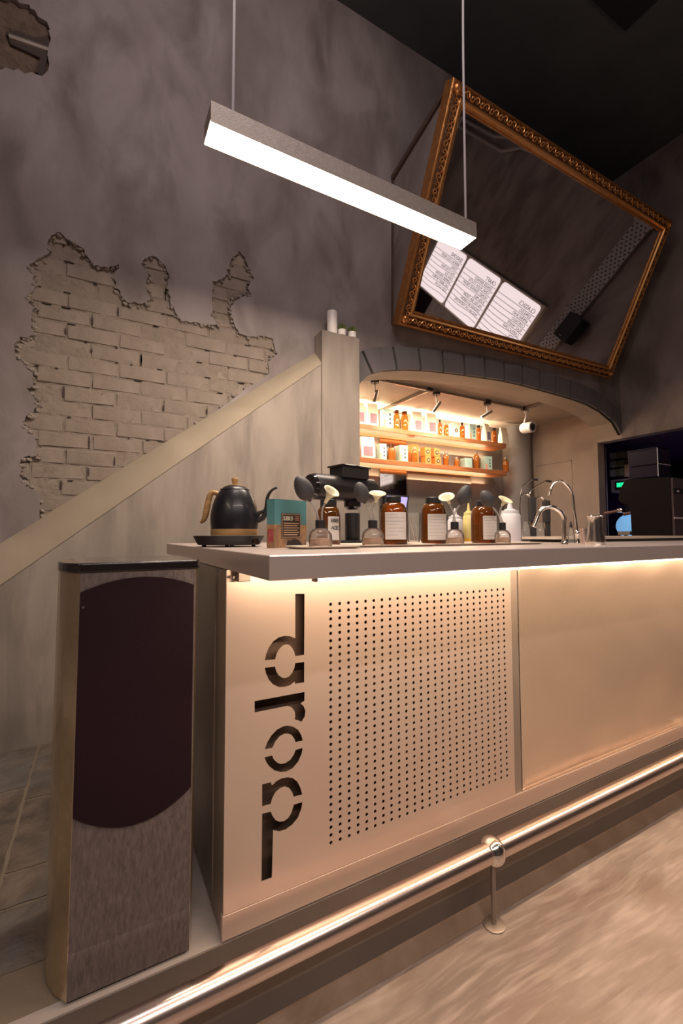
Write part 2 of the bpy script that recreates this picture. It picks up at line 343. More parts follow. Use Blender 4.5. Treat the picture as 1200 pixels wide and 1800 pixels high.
# ------- upper back wall with the broken plaster patches and the arched opening
def C7(l, y=YU, s=2.3077, ox=0, oy=380): return [(lambda q: (q.x, q.z))(atY(ox + a / s, oy + b / s, y)) for a, b in l]
patch = C7([(120, 190), (165, 170), (200, 150), (195, 110), (205, 80), (240, 62), (262, 85), (300, 108), (335, 130), (352, 165), (385, 198), (440, 210), (482, 198), (465, 240), (468, 280), (490, 318),
            (520, 348), (560, 352), (590, 355), (612, 330), (590, 290), (602, 240), (572, 195), (595, 168), (622, 158), (660, 192), (685, 235), (678, 290), (690, 340), (712, 395), (745, 428), (800, 434), (850, 442),
            (885, 440), (858, 400), (860, 330), (862, 265), (915, 250), (930, 190), (970, 140), (992, 165), (1012, 220), (1030, 248), (1005, 290), (1022, 330), (985, 325), (950, 345), (935, 370), (945, 430), (970, 478),
            (1030, 490), (1075, 485), (1105, 500), (1125, 560), (1090, 592), (1090, 640), (1000, 700), (800, 850), (620, 980), (400, 1130), (200, 1260), (160, 1250), (160, 1120), (110, 1095), (78, 1050), (85, 990), (120, 972), (152, 975),
            (150, 905), (100, 860), (92, 835), (130, 800), (150, 770), (145, 735), (110, 700), (140, 680), (125, 625), (95, 600), (55, 560), (58, 520), (85, 492), (140, 485), (120, 420), (140, 375), (105, 330), (142, 290), (132, 240)])
def roughen(poly, amp, n=4):
    out = []
    for i, p in enumerate(poly):
        q = poly[(i + 1) % len(poly)]
        for k in range(n):
            t = k / n; out.append((p[0] + (q[0] - p[0]) * t + random.uniform(-amp, amp), p[1] + (q[1] - p[1]) * t + random.uniform(-amp, amp)))
    return out
patch_r = roughen(patch, .006)
patch2 = C7([(-260, -20), (-60, -50), (60, -10), (150, 30), (230, 100), (262, 170), (262, 250), (235, 400), (150, 385), (40, 350), (-120, 380), (-300, 300)], s=3.0, oy=0)
patch2_r = roughen(patch2, .01)
intr_px = [(620, 690), (635, 667), (650, 655), (670, 650), (716, 647.5), (757, 650), (800, 656), (843, 662), (880, 666), (916, 675), (947, 683), (978, 692), (1008, 700), (1035, 709), (1057, 721), (1080, 740), (1101, 766)]
intr = [atY(a, b, YU) for a, b in intr_px]; intr = [(q.x, q.z) for q in intr]
# smooth the measured curve a little
sm = [intr[0]] + [((intr[i - 1][0] + 2 * intr[i][0] + intr[i + 1][0]) / 4, (intr[i - 1][1] + 2 * intr[i][1] + intr[i + 1][1]) / 4) for i in range(1, len(intr) - 1)] + [(XR, intr[-1][1])]
intr = sm
def offset(poly, d):
    out = []
    for i, p in enumerate(poly):
        a = Vector(poly[max(i - 1, 0)]); b = Vector(poly[min(i + 1, len(poly) - 1)]); t = (b - a).normalized(); n = Vector((-t.y, t.x))
        out.append((p[0] + n.x * d, p[1] + n.y * d))
    return out
def resample(poly, n):
    L = [0]
    for a, b in zip(poly, poly[1:]): L.append(L[-1] + (Vector(b) - Vector(a)).length)
    out = []
    for k in range(n + 1):
        s = L[-1] * k / n; i = max(j for j in range(len(L)) if L[j] <= s + 1e-9); i = min(i, len(poly) - 2)
        t = (s - L[i]) / (L[i + 1] - L[i]); a, b = poly[i], poly[i + 1]; out.append((a[0] + (b[0] - a[0]) * t, a[1] + (b[1] - a[1]) * t))
    return out
NV = 15
innr = resample(intr, NV * 4); outr = [(min(a, XR), b) for a, b in offset(innr, .165)]
outer = [(XL, ZB), (1.35, ZB), (1.35, outr[0][1]), *[p for p in outr if p[0] < XR - .002], (XR, outr[-1][1]), (XR, CEIL), (XL, CEIL)]
wall_back = plate('wall_back', outer, [patch_r, patch2_r], YU, .035, 'plaster'); wall_back['kind'] = 'structure'
backing = B(); box(backing, XL, 1.35, YU + .0365, YU + .25, ZB, CEIL); box(backing, 1.35, XR, YU + .036, YU + .25, 3.0, CEIL)
struct('wall_back_core', backing, 'mortar')
# arch: filling, blocks, soffit
arch = struct('wall_arch', prismY(B(), [(1.40, innr[0][1])] + innr + [(XR, innr[-1][1] + .02), (XR, 3.0), (1.40, 3.0)], YU + .037, YU + .25), 'niche')
# one face is enough for a concave arch only when split: rebuild as quads
bpy.data.objects.remove(arch)
ab = B()
for a, b in zip(innr, innr[1:]):
    prismY(ab, [a, b, (b[0], 3.0), (a[0], 3.0)], YU + .037, YU + .25)
box(ab, 1.35, innr[0][0], YU + .037, YU + .25, ZB, 3.0)
arch = struct('wall_arch', ab, 'niche')
mb = B()
for a, b, c, d in zip(innr, innr[1:], outr, outr[1:]): prismY(mb, [a, b, d, c], YU + .012, YU + .036)
obj('arch_joint', mb, 'flat_black', arch)
for k in range(NV):
    i0, i1 = k * 4, k * 4 + 4; poly = innr[i0:i1 + 1] + outr[i0:i1 + 1][::-1]
    c = Vector((sum(p[0] for p in poly) / len(poly), sum(p[1] for p in poly) / len(poly)))
    wdt = (Vector(innr[i1]) - Vector(innr[i0])).length; g = .010
    def sh(p, q):   # shift along the arch by the joint gap
        t = (Vector(q) - Vector(p)).normalized(); return (p[0] + t.x * g, p[1] + t.y * g)
    ii = innr[i0:i1 + 1]; oo = outr[i0:i1 + 1]
    ii[0] = sh(ii[0], ii[1]); ii[-1] = sh(ii[-1], ii[-2]); oo[0] = sh(oo[0], oo[1]); oo[-1] = sh(oo[-1], oo[-2])
    vb = B()
    for a, b, c2, d in zip(ii, ii[1:], oo, oo[1:]): prismY(vb, [a, b, d, c2], YU - .006 - random.random() * .003, YU + .012)
    bmesh.ops.remove_doubles(vb, verts=vb.verts[:], dist=.0005)
    obj('voussoir', vb, 'voussoir', arch)
# brick masonry behind the broken plaster
def inside(p, poly):
    x, y = p; c = False; j = len(poly) - 1
    for i in range(len(poly)):
        if (poly[i][1] > y) != (poly[j][1] > y) and x < (poly[j][0] - poly[i][0]) * (y - poly[i][1]) / (poly[j][1] - poly[i][1]) + poly[i][0]: c = not c
        j = i
    return c
bh, bw = .080, .235; nb = 0
brick_me = []
for k in range(8):
    bm = bx(0, bw - .008, 0, .05, 0, bh - .008)
    bmesh.ops.bevel(bm, geom=bm.edges[:], offset=.004, segments=1, affect='EDGES')
    for v in bm.verts:
        v.co += Vector((random.uniform(-.0025, .0025), random.uniform(-.003, .003), random.uniform(-.002, .002)))
    bmesh.ops.recalc_face_normals(bm, faces=bm.faces[:]); me = bpy.data.meshes.new('brick'); bm.to_mesh(me); bm.free(); me.materials.append(MT['brick']); brick_me.append(me)
core = bpy.data.objects['wall_back_core']
row = 0; z = .98
while z < 2.95:
    x = -.75 + (bw / 2 if row % 2 else 0) + random.uniform(-.015, .015)
    while x < 1.2:
        pts = [(x + bw * u, z + bh * v) for u in (0, .25, .5, .75, 1) for v in (0, .5, 1)]
        if any(inside(p, patch) for p in pts) and nb < 300:
            o = bpy.data.objects.new('brick', random.choice(brick_me)); COL.objects.link(o); o.parent = core
            o.location = (x, YU + .0150 + random.uniform(-.004, .004), z); o.rotation_euler = (0, random.uniform(-.008, .008), 0); nb += 1
        x += bw
    row += 1; z += bh
mb2 = B(); xx = sorted(p[0] for p in patch); zz = sorted(p[1] for p in patch)
box(mb2, xx[0] - .03, xx[-1] + .02, YU + .0175, YU + .036, zz[0] - .02, zz[-1] + .02)
bmesh.ops.subdivide_edges(mb2, edges=mb2.edges[:], cuts=40, use_grid_fill=True)
for v in mb2.verts:
    if v.co.y < YU + .03: v.co.y += random.uniform(-.0035, .003)
obj('painted_joints', mb2, 'mortar', core, smooth=True)
gp_ = B(); row = 0; z = .98
while z < 2.95:                                            # open gaps where the joint has fallen out
    for _ in range(26):
        x = random.uniform(-.7, 1.15); wd = random.uniform(.008, .045)
        if random.random() < .28:
            xx_ = -.75 + (bw / 2 if row % 2 else 0) + bw * int(random.uniform(0, 8)) - .004; z0, z1, x0, x1 = z + random.uniform(0, .03), z + random.uniform(.04, .075), xx_ - .004, xx_ + .004
        else: z0, z1, x0, x1 = z - .004 - random.uniform(.001, .004), z - .004 + random.uniform(.001, .005), x, x + wd
        if inside(((x0 + x1) / 2, z0), patch) and random.random() < .30:
            p8 = [(x0, (z0 + z1) / 2), (x0 + (x1 - x0) * .3, z0), (x1 - (x1 - x0) * .2, z0 + .001), (x1, (z0 + z1) / 2), (x1 - (x1 - x0) * .35, z1), (x0 + (x1 - x0) * .2, z1 - .001)]
            prismY(gp_, p8, YU + .0085, YU + .03)
    row += 1; z += bh
tag(obj('joint_gap', gp_, 'dark_brown', core), kind='stuff')
# broken plaster crumbs along the edge
cb = B()
edge = [p for p in patch_r if p[0] > -1]
for p in edge[::1]:
    for _ in range(2):
        r = random.uniform(.004, .013); x = p[0] + random.uniform(-.016, .016); z_ = p[1] + random.uniform(-.016, .016)
        if inside((x, z_), patch):
            m4 = Matrix.Translation((x, YU + random.uniform(.004, .022), z_)) @ Matrix.Rotation(random.random() * 3, 4, (1, .5, .2)) @ Matrix.Diagonal((r * random.uniform(.7, 2), r, r * random.uniform(.6, 1.3), 1))
            bmesh.ops.create_icosphere(cb, subdivisions=1, radius=1, matrix=m4)
tag(obj('plaster_crumbs', cb, 'broken', wall_back), kind='stuff')
cb = B()
for q in range(26):
    p = random.choice(patch2); r = random.uniform(.01, .03)
    m4 = Matrix.Translation((p[0] + random.uniform(-.12, .12), YU + .02, p[1] + random.uniform(-.1, .1))) @ Matrix.Diagonal((r * 2, r * .6, r, 1))
    bmesh.ops.create_icosphere(cb, subdivisions=1, radius=1, matrix=m4)
rp = B(); cxx = sum(p[0] for p in patch2) / len(patch2); czz = sum(p[1] for p in patch2) / len(patch2)
prismY(rp, [(cxx + (p[0] - cxx) * 1.04, czz + (p[1] - czz) * 1.04) for p in patch2], YU + .0352, YU + .0365)
for v in rp.verts: v.co.y -= .012
obj('rubble_face', rp, 'rubble', wall_back)
cv = B(); prismY(cv, [(lambda q: (q.x, q.z))(atY(a, b, YU)) for a, b in ((10, 52), (30, 50), (60, 62), (82, 60), (84, 72), (95, 85), (84, 95), (80, 110), (76, 134), (62, 122), (70, 98), (45, 86), (18, 74))], YU + .010, YU + .034)  # dark brown sheet paints the shade around the embedded bar
obj('cavity_shade', cv, 'dark_brown', wall_back)
q1 = atY(15, 60, YU); q2 = atY(84, 84, YU)
obj('embedded_bar', tube(B(), [(q1.x, YU + .014, q1.z), (q2.x, YU + .014, q2.z)], .016, 8), 'steel_dull', wall_back)
# ------- lower, thicker wall with its sloping ledge (old stair line)
lo0, lo1 = atY(0, 1024.5, YL), atY(566, 636, YL); up0, up1 = atY(0, 956, YU), atY(566, 612, YU)
def line(p, q, x): return p.z + (q.z - p.z) * (x - p.x) / (q.x - p.x)
xa, xb = -1.4, 1.222
lw_ = B(); NX = 24
fr = []
for k in range(NX + 1):
    x = xa + (xb - xa) * k / NX; zl = max(line(lo0, lo1, x), ZB + .01); zu = line(up0, up1, x)
    fr.append([lw_.verts.new((x, YL, ZB)), lw_.verts.new((x, YL, zl)), lw_.verts.new((x, YU + .01, max(zu, zl + .02))), lw_.verts.new((x, YU + .01, ZB))])
for a, b in zip(fr, fr[1:]):
    lw_.faces.new((a[0], b[0], b[1], a[1]))
    lw_.faces.new((a[3], b[3], b[0], a[0]))
lw_.faces.new(fr[0]); lw_.faces.new(fr[-1][::-1])
struct('wall_lower', lw_, 'plaster_low')
lb = B()
for k in range(NX):
    xs = [xa + (xb - xa) * (k + i) / NX for i in (0, 1)]
    q = []
    for x in xs:
        zl = max(line(lo0, lo1, x), ZB + .01); zu = max(line(up0, up1, x), zl + .02)
        q.append([(x, YL - .004, zl - .012), (x, YL - .002, zl), (x, YL + .05, zl + (zu - zl) * .58), (x, YU - .002, zu), (x, YU + .015, zu + .01)])
    for i in range(4):
        lb.faces.new([lb.verts.new(p) for p in (q[0][i], q[1][i], q[1][i + 1], q[0][i + 1])])
bmesh.ops.remove_doubles(lb, verts=lb.verts[:], dist=.0005)
struct('trim_ledge', lb, 'ledge', smooth=True)
# ------- pillar
PT = 2.485
pil = struct('pillar', bx(1.2196, 1.497, 2.465, YU + .26, ZB, PT), 'plaster_low', bevel=.004)
# ------- niche
YN = 3.9
struct('wall_niche_back', bx(1.35, XR, YN, YN + .1, ZB, 2.6), 'niche_grey')
struct('wall_niche_left', bx(1.25, 1.35, YU + .25, YN, ZB, 2.6), 'niche_grey')
struct('ceiling_niche', bx(1.25, XR + .12, YU + .25, YN + .1, 2.52, 2.6), 'niche')
struct('wall_niche_right', bx(XR, XR + .12, YU + .255, YN, ZB, 2.52), 'niche_side')
struct('trim_niche_corner', lathe(B(), [(.17, ZB), (.17, 2.52)], 32, (XR - .14, YN - .12, 0)), 'niche_grey', smooth=True)
pf = B(); q0 = atX(942, 792, XR); q1 = atX(1004, 786, XR)
for a, b, c, d in ((q1.y, q0.y, 2.02, 2.03), (q1.y, q1.y + .01, 1.2, 2.03), (q0.y - .01, q0.y, 1.2, 2.03)): box(pf, XR - .006, XR, a, b, c, d)
struct('trim_access_panel', pf, 'niche_side')
struct('wall_lintel', bx(XR, XR + .12, YU, YU + .255, 2.17, 2.52), 'niche_side')
# back room beyond the doorway
br = B(); box(br, XR + .13, 8.2, 4.3, 4.4, ZB, 2.4); box(br, 8.1, 8.2, .6, 4.3, ZB, 2.4); box(br, XR + .13, 8.2, .5, .6, ZB, 2.4); box(br, XR + .13, 8.2, .5, 4.4, 2.32, 2.4)
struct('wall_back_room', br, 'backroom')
# ------- slate floor pieces on the platform
zj = PLAT + .001
xs = -.215; k = 0
ys = [1.125, 1.452, 1.596, 2.098, 2.48]
tiles = []
for col, (x0, x1) in enumerate(((-1.5, -.9), (-.9, -.215), (-.215, .03))):
    yy = {0: [1.125, 1.62, 2.2, 2.48], 1: [1.125, 1.52, 2.095, 2.48], 2: [1.24, 1.452, 1.596, 2.0, 2.48]}[col]
    for a, b in zip(yy, yy[1:]): tiles.append((x0, x1, a, b))
struct_g = obj('grout', bx(-1.5, .03, 1.125, YL, PLAT - .01, PLAT + .001), 'grout', plat)
for (x0, x1, a, b) in tiles:
    bm = B(); nx, ny = 10, 10; g = .006; V = []
    for i in range(nx + 1):
        r_ = []
        for j in range(ny + 1):
            e = (i in (0, nx)) or (j in (0, ny)); jx = random.uniform(-.003, .003) if e else 0
            r_.append(bm.verts.new((x0 + g + (x1 - x0 - 2 * g) * i / nx + jx, a + g + (b - a - 2 * g) * j / ny + jx, PLAT + (.0035 if e else .007 + random.uniform(-.0018, .0018)))))
        V.append(r_)
    for i in range(nx):
        for j in range(ny): bm.faces.new((V[i][j], V[i + 1][j], V[i + 1][j + 1], V[i][j + 1]))
    rim = [V[i][0] for i in range(nx)] + [V[nx][j] for j in range(ny)] + [V[i][ny] for i in range(nx, 0, -1)] + [V[0][j] for j in range(ny, 0, -1)]
    low = [bm.verts.new((v.co.x, v.co.y, PLAT - .004)) for v in rim]
    for i in range(len(rim)): bm.faces.new((rim[i], rim[(i + 1) % len(rim)], low[(i + 1) % len(low)], low[i]))
    obj('slate_slab', bm, 'slate', plat, smooth=True)
# kick face of the platform with its cove
kb = B(); xs0, xs1 = XL, XR
prof = [(1.0955, PLAT), (1.0905, PLAT - .002), (1.074, .12), (1.062, .045), (1.058, .034)]
for a, b in zip(prof, prof[1:]): kb.faces.new([kb.verts.new(p) for p in ((xs0, a[0], a[1]), (xs1, a[0], a[1]), (xs1, b[0], b[1]), (xs0, b[0], b[1]))])
bmesh.ops.remove_doubles(kb, verts=kb.verts[:], dist=.0002)
struct('baseboard_platform', kb, 'kick', smooth=True)
kb = B(); prof = [(1.060, .036), (1.054, .034), (1.046, .024), (1.028, .001)]
for a, b in zip(prof, prof[1:]): kb.faces.new([kb.verts.new(p) for p in ((xs0, a[0], a[1]), (xs1, a[0], a[1]), (xs1, b[0], b[1]), (xs0, b[0], b[1]))])
struct('trim_cove', kb, 'kick_brown')
# flush black panel stands in for a ceiling recess, its shade put into colour
struct('trim_ceiling_shade', bx(1.4, 3.36, -.6, 1.70, CEIL - .03, CEIL - .001), 'flat_black')

# ================================================================ THE COUNTER
ZT = 1.142; ZS = 1.0945; XC = .2785; YS = .7833
top = thing('worktop', 'long brushed steel worktop slab of the bar, carrying jars, kettle and taps', 'worktop', (0, 0, 0))
obj('slab', bx(XC, XR - .002, YS, 2.18, ZS, ZT), 'steel_top', top, bevel=.0025)
base = thing('bar_counter', 'brushed steel bar counter front with cut-out letters and perforated panel', 'counter', (0, 0, 0))
L9 = 9.2308
def PX(l, oy, s=L9, ox=430): return [(lambda q: (q.x, q.z))(atY(ox + a / s, oy + b / s, YC)) for a, b in l]
letters = [
 PX([(820,130),(970,128),(965,1118),(820,1140),(800,1060),(760,990),(720,958),(680,948),(630,960),(570,1010),(520,1090),(495,1190),(325,1210),(345,1110),(390,1000),(460,900),(550,835),(640,810),(730,812),(820,850)],1030),
 PX([(820,1250),(965,1235),(965,1565),(820,1590),(810,1555),(740,1610),(660,1640),(560,1645),(460,1600),(390,1520),(345,1420),(325,1330),(490,1305),(510,1380),(550,1450),(600,1485),(650,1495),(710,1475),(770,1410),(805,1330)],1030),
 PX([(160,300),(970,150),(970,295),(905,335),(955,380),(985,460),(975,550),(925,635),(810,595),(820,530),(810,470),(780,420),(740,390),(690,380),(160,488)],1200),
 PX([(325,1085),(360,980),(430,860),(520,765),(620,710),(700,697),(790,715),(870,770),(920,860),(940,942),(825,970),(805,910),(760,850),(710,832),(650,830),(570,870),(500,950),(450,1060)],1200),
 PX([(320,1212),(445,1182),(475,1250),(530,1300),(590,1320),(660,1305),(740,1250),(795,1170),(825,1090),(940,1060),(925,1150),(870,1280),(780,1390),(680,1445),(580,1455),(480,1425),(400,1360),(350,1290)],1200),
 PX([(275,170),(410,135),(432,185),(500,120),(580,75),(680,55),(760,70),(830,125),(880,220),(910,330),(775,370),(750,290),(700,225),(630,205),(560,230),(490,290),(435,390),(412,480),(275,522)],1360,9.0),
 PX([(275,635),(412,600),(440,670),(490,735),(550,760),(620,750),(690,700),(745,600),(775,490),(912,450),(895,560),(840,700),(750,810),(650,885),(550,915),(450,895),(430,1645),(265,1705)],1360,9.0)]
XP0, XP1 = XC + .001, 1.284; ZP0, ZP1 = .281, ZS - .001
PXa, PXb, PZa, PZb = .5667, 1.2465, .354, .988; nc, nr = 25, 33
dx = (PXb - PXa) / (nc - 1); dz = (PZb - PZa) / (nr - 1)
rx0, rx1, rz0, rz1 = PXa - dx / 2, PXb + dx / 2, PZa - dz / 2, PZb + dz / 2
# plate with the letter cut-outs and a window for the perforated field
left = plate('front_panel', [(XP0, ZP0), (XP1, ZP0), (XP1, ZP1), (XP0, ZP1)], letters + [[(rx0, rz0), (rx1, rz0), (rx1, rz1), (rx0, rz1)]], YC, .0015, 'steel', base)
pb = B(); nh = 12; hr = .0047
for i in range(nc):
    for j in range(nr):
        cx, cz = PXa + dx * i, PZa + dz * j
        sq = []; ci = []
        for k in range(nh):
            a = 2 * PI * (k + .5) / nh; ca, sa = math.cos(a), math.sin(a); m_ = max(abs(ca), abs(sa))
            ci.append(pb.verts.new((cx + hr * ca, YC, cz + hr * sa)))
        ang = [2 * PI * (k + .5) / nh for k in range(nh)]
        hv = [pb.verts.new((v.co.x, YC + .0015, v.co.z)) for v in ci]
        cr = [pb.verts.new((cx + sx * dx / 2, YC, cz + sz * dz / 2)) for sx, sz in ((1, 1), (-1, 1), (-1, -1), (1, -1))]
        q = nh // 4
        for c_ in range(4):
            seg = ci[c_ * q:(c_ + 1) * q]
            pb.faces.new([cr[c_]] + seg[::-1])
            nxt = ci[((c_ + 1) * q) % nh]
            pb.faces.new([cr[c_], seg[-1], nxt, cr[(c_ + 1) % 4]][::-1])
        for k in range(nh): pb.faces.new((ci[k], ci[(k + 1) % nh], hv[(k + 1) % nh], hv[k]))
me = bpy.data.meshes.new('perforated_field'); pb.to_mesh(me); pb.free(); me.materials.append(MT['steel'])
pf_ = bpy.data.objects.new('perforated_field', me); COL.objects.link(pf_); pf_.parent = base
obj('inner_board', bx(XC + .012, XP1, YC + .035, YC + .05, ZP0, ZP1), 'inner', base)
obj('side_panel', bx(XC, XC + .0015, YC + .002, 1.48, PLAT + .004, ZS - .001), 'steel_dull', base)
obj('side_return', bx(XC - .004, XC, YC + .10, YC + .104, PLAT + .05, ZS - .001), 'steel_dull', base)
obj('back_panel', bx(XC, XR - .004, 1.478, 1.482, PLAT + .002, ZS - .001), 'steel_dull', base)
obj('bottom_rail', bx(XC - .002, XR - .003, YC - .003, YC + .012, PLAT + .004, ZP0 - .0012), 'steel', base, bevel=.001)
obj('seam_post', bx(1.287, 1.323, YC + .004, YC + .010, ZP0, ZP1), 'steel_dull', base)
for a, b in ((1.326, 3.0), (3.003, XR - .003)):           # thin sheets with soft dents, as pressed steel has
    wb = B(); nx, nz_ = 110, 56; V = []
    for i in range(nx + 1):
        V.append([])
        for j in range(nz_ + 1):
            x = a + (b - a) * i / nx; z = ZP0 + (ZP1 - ZP0) * j / nz_; e = min(1, min(i, nx - i) / 8) * min(1, min(j, nz_ - j) / 8)
            d = .0011 * math.sin(x * 9.5 + 2.2 * math.sin(z * 5.1)) * math.cos(z * 4.3 + 1.4 * math.sin(x * 3.7)) + .0007 * math.sin(x * 17 + 3 * z + 2 * math.sin(z * 9)) + .0016 * math.sin(z * 7 + x * 1.7)
            V[-1].append(wb.verts.new((x, YC + .0035 + d * e * 1.9, z)))
    for i in range(nx):
        for j in range(nz_): wb.faces.new((V[i][j], V[i + 1][j], V[i + 1][j + 1], V[i][j + 1]))
    o = obj('front_panel', wb, 'steel_wavy', base, smooth=True); so = o.modifiers.new('thickness', 'SOLIDIFY'); so.thickness = .0015; so.offset = 0
o = obj('bracket', bx(XC + .02, XC + .05, YC - .035, YC, ZS - .028, ZS - .001), 'steel_dull', base, bevel=.002)
for p in ((.0, 0),): obj('bolt', lathe(B(), [(.004, 0), (.004, .006)], 10, mtx=Matrix.Rotation(PI / 2, 3, 'Y').to_3x3() if False else None, c=(XC + .012, YC - .02, ZS - .02)), 'chrome', base)
led = thing('led_strip', 'warm glowing light strip under the front edge of the steel worktop', 'light strip', (0, 0, 0))
obj('diffuser', bx(.385, XR - .05, .800, .812, ZS - .007, ZS - .0005), 'strip_glow', led)
obj('end_cap', bx(.379, .385, .798, .814, ZS - .008, ZS - .0005), 'steel_top', led)
# foot rail
rail = thing('foot_rail', 'polished steel foot rail on a post running along the bar base', 'foot rail', (0, 0, 0))
fp = atZ(868, 1626, 0); yr, zr, rr = fp.y, .2155, .0285
obj('rail_pipe', tube(B(), [(XL + .3, yr, zr), (XR - .004, yr, zr)], rr, 40), 'pipe', rail, smooth=True)
for px_ in (fp.x, fp.x + 1.5, fp.x + 3.0, fp.x - 1.5):
    obj('collar', lathe(B(), [(.002, -.034), (.022, -.031), (.033, -.022), (.040, -.008), (.041, .0), (.040, .008), (.033, .022), (.022, .031), (.002, .034)], 32, (px_, yr, zr), mtx=Matrix.Rotation(PI / 2, 3, 'Y')), 'chrome', rail, smooth=True)
    obj('post', lathe(B(), [(.0075, .002), (.0075, zr - .03)], 20, (px_, yr, 0)), 'steel_dull', rail, smooth=True)
    obj('flange', lathe(B(), [(.033, .0005), (.033, .004), (.030, .006), (.009, .007)], 32, (px_, yr, 0)), 'steel_dull', rail, smooth=True)

# ================================================================ LOUDSPEAKER
sp = thing('floor_speaker', 'tall dark floorstanding loudspeaker with curved sides left of the bar', 'loudspeaker', (0, 0, PLAT + .007))
xl, xr_, yf = -.036, .205, 1.1065; HS = .872
side = [(xl, yf), (xl - .022, yf + .03), (xl - .038, yf + .065), (xl - .046, yf + .11), (xl - .044, yf + .17), (xl - .028, yf + .24), (xl + .01, yf + .30)]
rside = [((xl + xr_) - x if False else xr_ + (xl - x) * .45, y) for x, y in side]
outl = side + rside[::-1]
side2 = [((xl + .004) + (x - xl) * .98, y) for x, y in side]
cab = B()
a = [cab.verts.new((x, y, 0)) for x, y in outl]; b_ = [cab.verts.new((x + .004, y, HS)) for x, y in outl]; n = len(outl)
cab.faces.new(a[::-1]); cab.faces.new(b_)
for k in range(n): cab.faces.new((a[k], a[(k + 1) % n], b_[(k + 1) % n], b_[k]))
obj('cabinet', cab, 'speaker_side', sp, smooth=True)
obj('front_baffle', prismY(B(), [(xl + .001, .002), (xr_ - .001, .002), (xr_ + .003, HS - .001), (xl + .005, HS - .001)], yf - .003, yf + .001), 'speaker_front', sp)
capo = [(x + (.003 if x > .08 else -.003) + .004, y - .004) for x, y in outl]
obj('top_cap', prismZ(B(), capo, HS, HS + .021), 'gloss_black', sp, smooth=True, bevel=.003)
def arcpts(x0, z0, x1, z1, xm, zm, n=20):
    # circle-like quadratic through three points
    out = []
    for k in range(n + 1):
        x = x0 + (x1 - x0) * k / n
        l0 = (x - xm) * (x - x1) / ((x0 - xm) * (x0 - x1)); l1 = (x - x0) * (x - x1) / ((xm - x0) * (xm - x1)); l2 = (x - x0) * (x - xm) / ((x1 - x0) * (x1 - xm))
        out.append((x, z0 * l0 + zm * l1 + z1 * l2))
    return out
zb = PLAT + .007
gt = arcpts(xl + .006, 1.058 - zb, xr_ - .002, 1.062 - zb, .10, 1.0855 - zb); gb = arcpts(xl + .003, .594 - zb, xr_ - .002, .594 - zb, .088, .546 - zb)
obj('grille', prismY(B(), gt + gb[::-1], yf - .007, yf - .003), 'grille', sp)
obj('grille_pin', lathe(B(), [(.003, 0), (.003, .003)], 8, (xl + .012, yf - .007, .80), mtx=Matrix.Rotation(PI / 2, 3, 'X')), 'chrome', sp)

# ================================================================ PENDANT
pl = thing('pendant_lamp', 'glowing linear pendant lamp with grey metal housing above the bar', 'pendant lamp', (.94, 1.53, 2.565))
hx = .6335
obj('housing', bx(-hx, hx, -.055, .055, .008, .075), 'lamp_metal', pl)
for y in (-.055, .0525): obj('housing_lip', bx(-hx, hx, y, y + .0025, 0, .008), 'lamp_metal', pl)
obj('diffuser', bx(-hx + .001, hx - .001, -.0522, .0522, .001, .008), 'lamp_glow', pl)
pl.location = (.945, 1.555, 2.618)
for px_, py_ in ((409, 190), (818, 380)):
    q = atY(px_, py_, 1.555); x0 = q.x - .945
    obj('cable', tube(B(), [(x0, 0, .075), (x0 + .003, 0, 1.0), (x0 + .012, 0, 1.6), (x0 + .0, 0, CEIL - 2.618)], .0058, 8, smooth_pts=4), 'cable', pl, smooth=True)
    obj('cable_clamp', lathe(B(), [(.009, .075), (.009, .088), (.004, .094)], 12, (x0, 0, 0)), 'lamp_metal', pl, smooth=True)
for nm, loc, rz, lb_, L_ in (('pendant_lamp', (.5, -1.0, 2.77), 0, 'long linear lamp housing added behind the camera for the room fill light', 1.2),
                        ('pendant_lamp', (-1.6, -.4, 2.77), PI / 2, 'unseen linear lamp housing added on the left for a fill light', .8),
                        ('pendant_lamp', (3.2, -.6, 2.92), 0, 'short linear lamp housing added near the menu board wall for a fill light', .6)):
    p2 = thing(nm, lb_, 'pendant lamp', loc, rz)  # unseen lamp bodies added to carry the fill lights
    obj('housing', bx(-L_, L_, -.07, .07, .0, .07), 'lamp_metal', p2)
    for s_ in (-1, 1): obj('cable', tube(B(), [(s_ * L_ * .8, 0, .07), (s_ * L_ * .8, 0, CEIL - loc[2])], .004, 6), 'cable', p2)

# ================================================================ BIG TILTED MIRROR
mir = thing('framed_mirror', 'huge ornate gilt-framed mirror tilted out from the wall above the arch', 'mirror', (0, 0, 0))
ca, tb, rc = .0372, .4554, -.0353
Mz = Matrix.Rotation(ca, 3, 'Z') @ Matrix.Rotation(tb, 3, 'X') @ Matrix.Rotation(rc, 3, 'Y')
m4 = Mz.to_4x4(); mir.location = (1.8302, 2.50, 2.6703); mir.rotation_euler = m4.to_euler()
MW, MH = 2.6848, 1.3958
# moulding profile: (inward distance, height in front of the glass plane); local -Y is towards the room
def frame_ring(name, prof, m, smooth=True, sub=1, wob=None):
    bm = B(); cs = [(0, 0, 1, 1), (MW, 0, -1, 1), (MW, MH, -1, -1), (0, MH, 1, -1)]
    rows = []
    for d, h in prof: rows.append([bm.verts.new((x + sx * d, -h, z + sz * d)) for x, z, sx, sz in cs])
    for a, b in zip(rows, rows[1:]):
        for k in range(4): bm.faces.new((a[k], a[(k + 1) % 4], b[(k + 1) % 4], b[k]))
    return obj(name, bm, m, mir)
frame_ring('outer_moulding', [(.0, -.06), (.0, .012), (.006, .020), (.016, .022), (.022, .014)], 'gold')
frame_ring('ornament_band', [(.022, .014), (.032, .024), (.055, .030), (.072, .022)], 'gold_shaded')
frame_ring('inner_bead', [(.072, .022), (.078, .030), (.088, .030), (.094, .018)], 'gold_highlight')
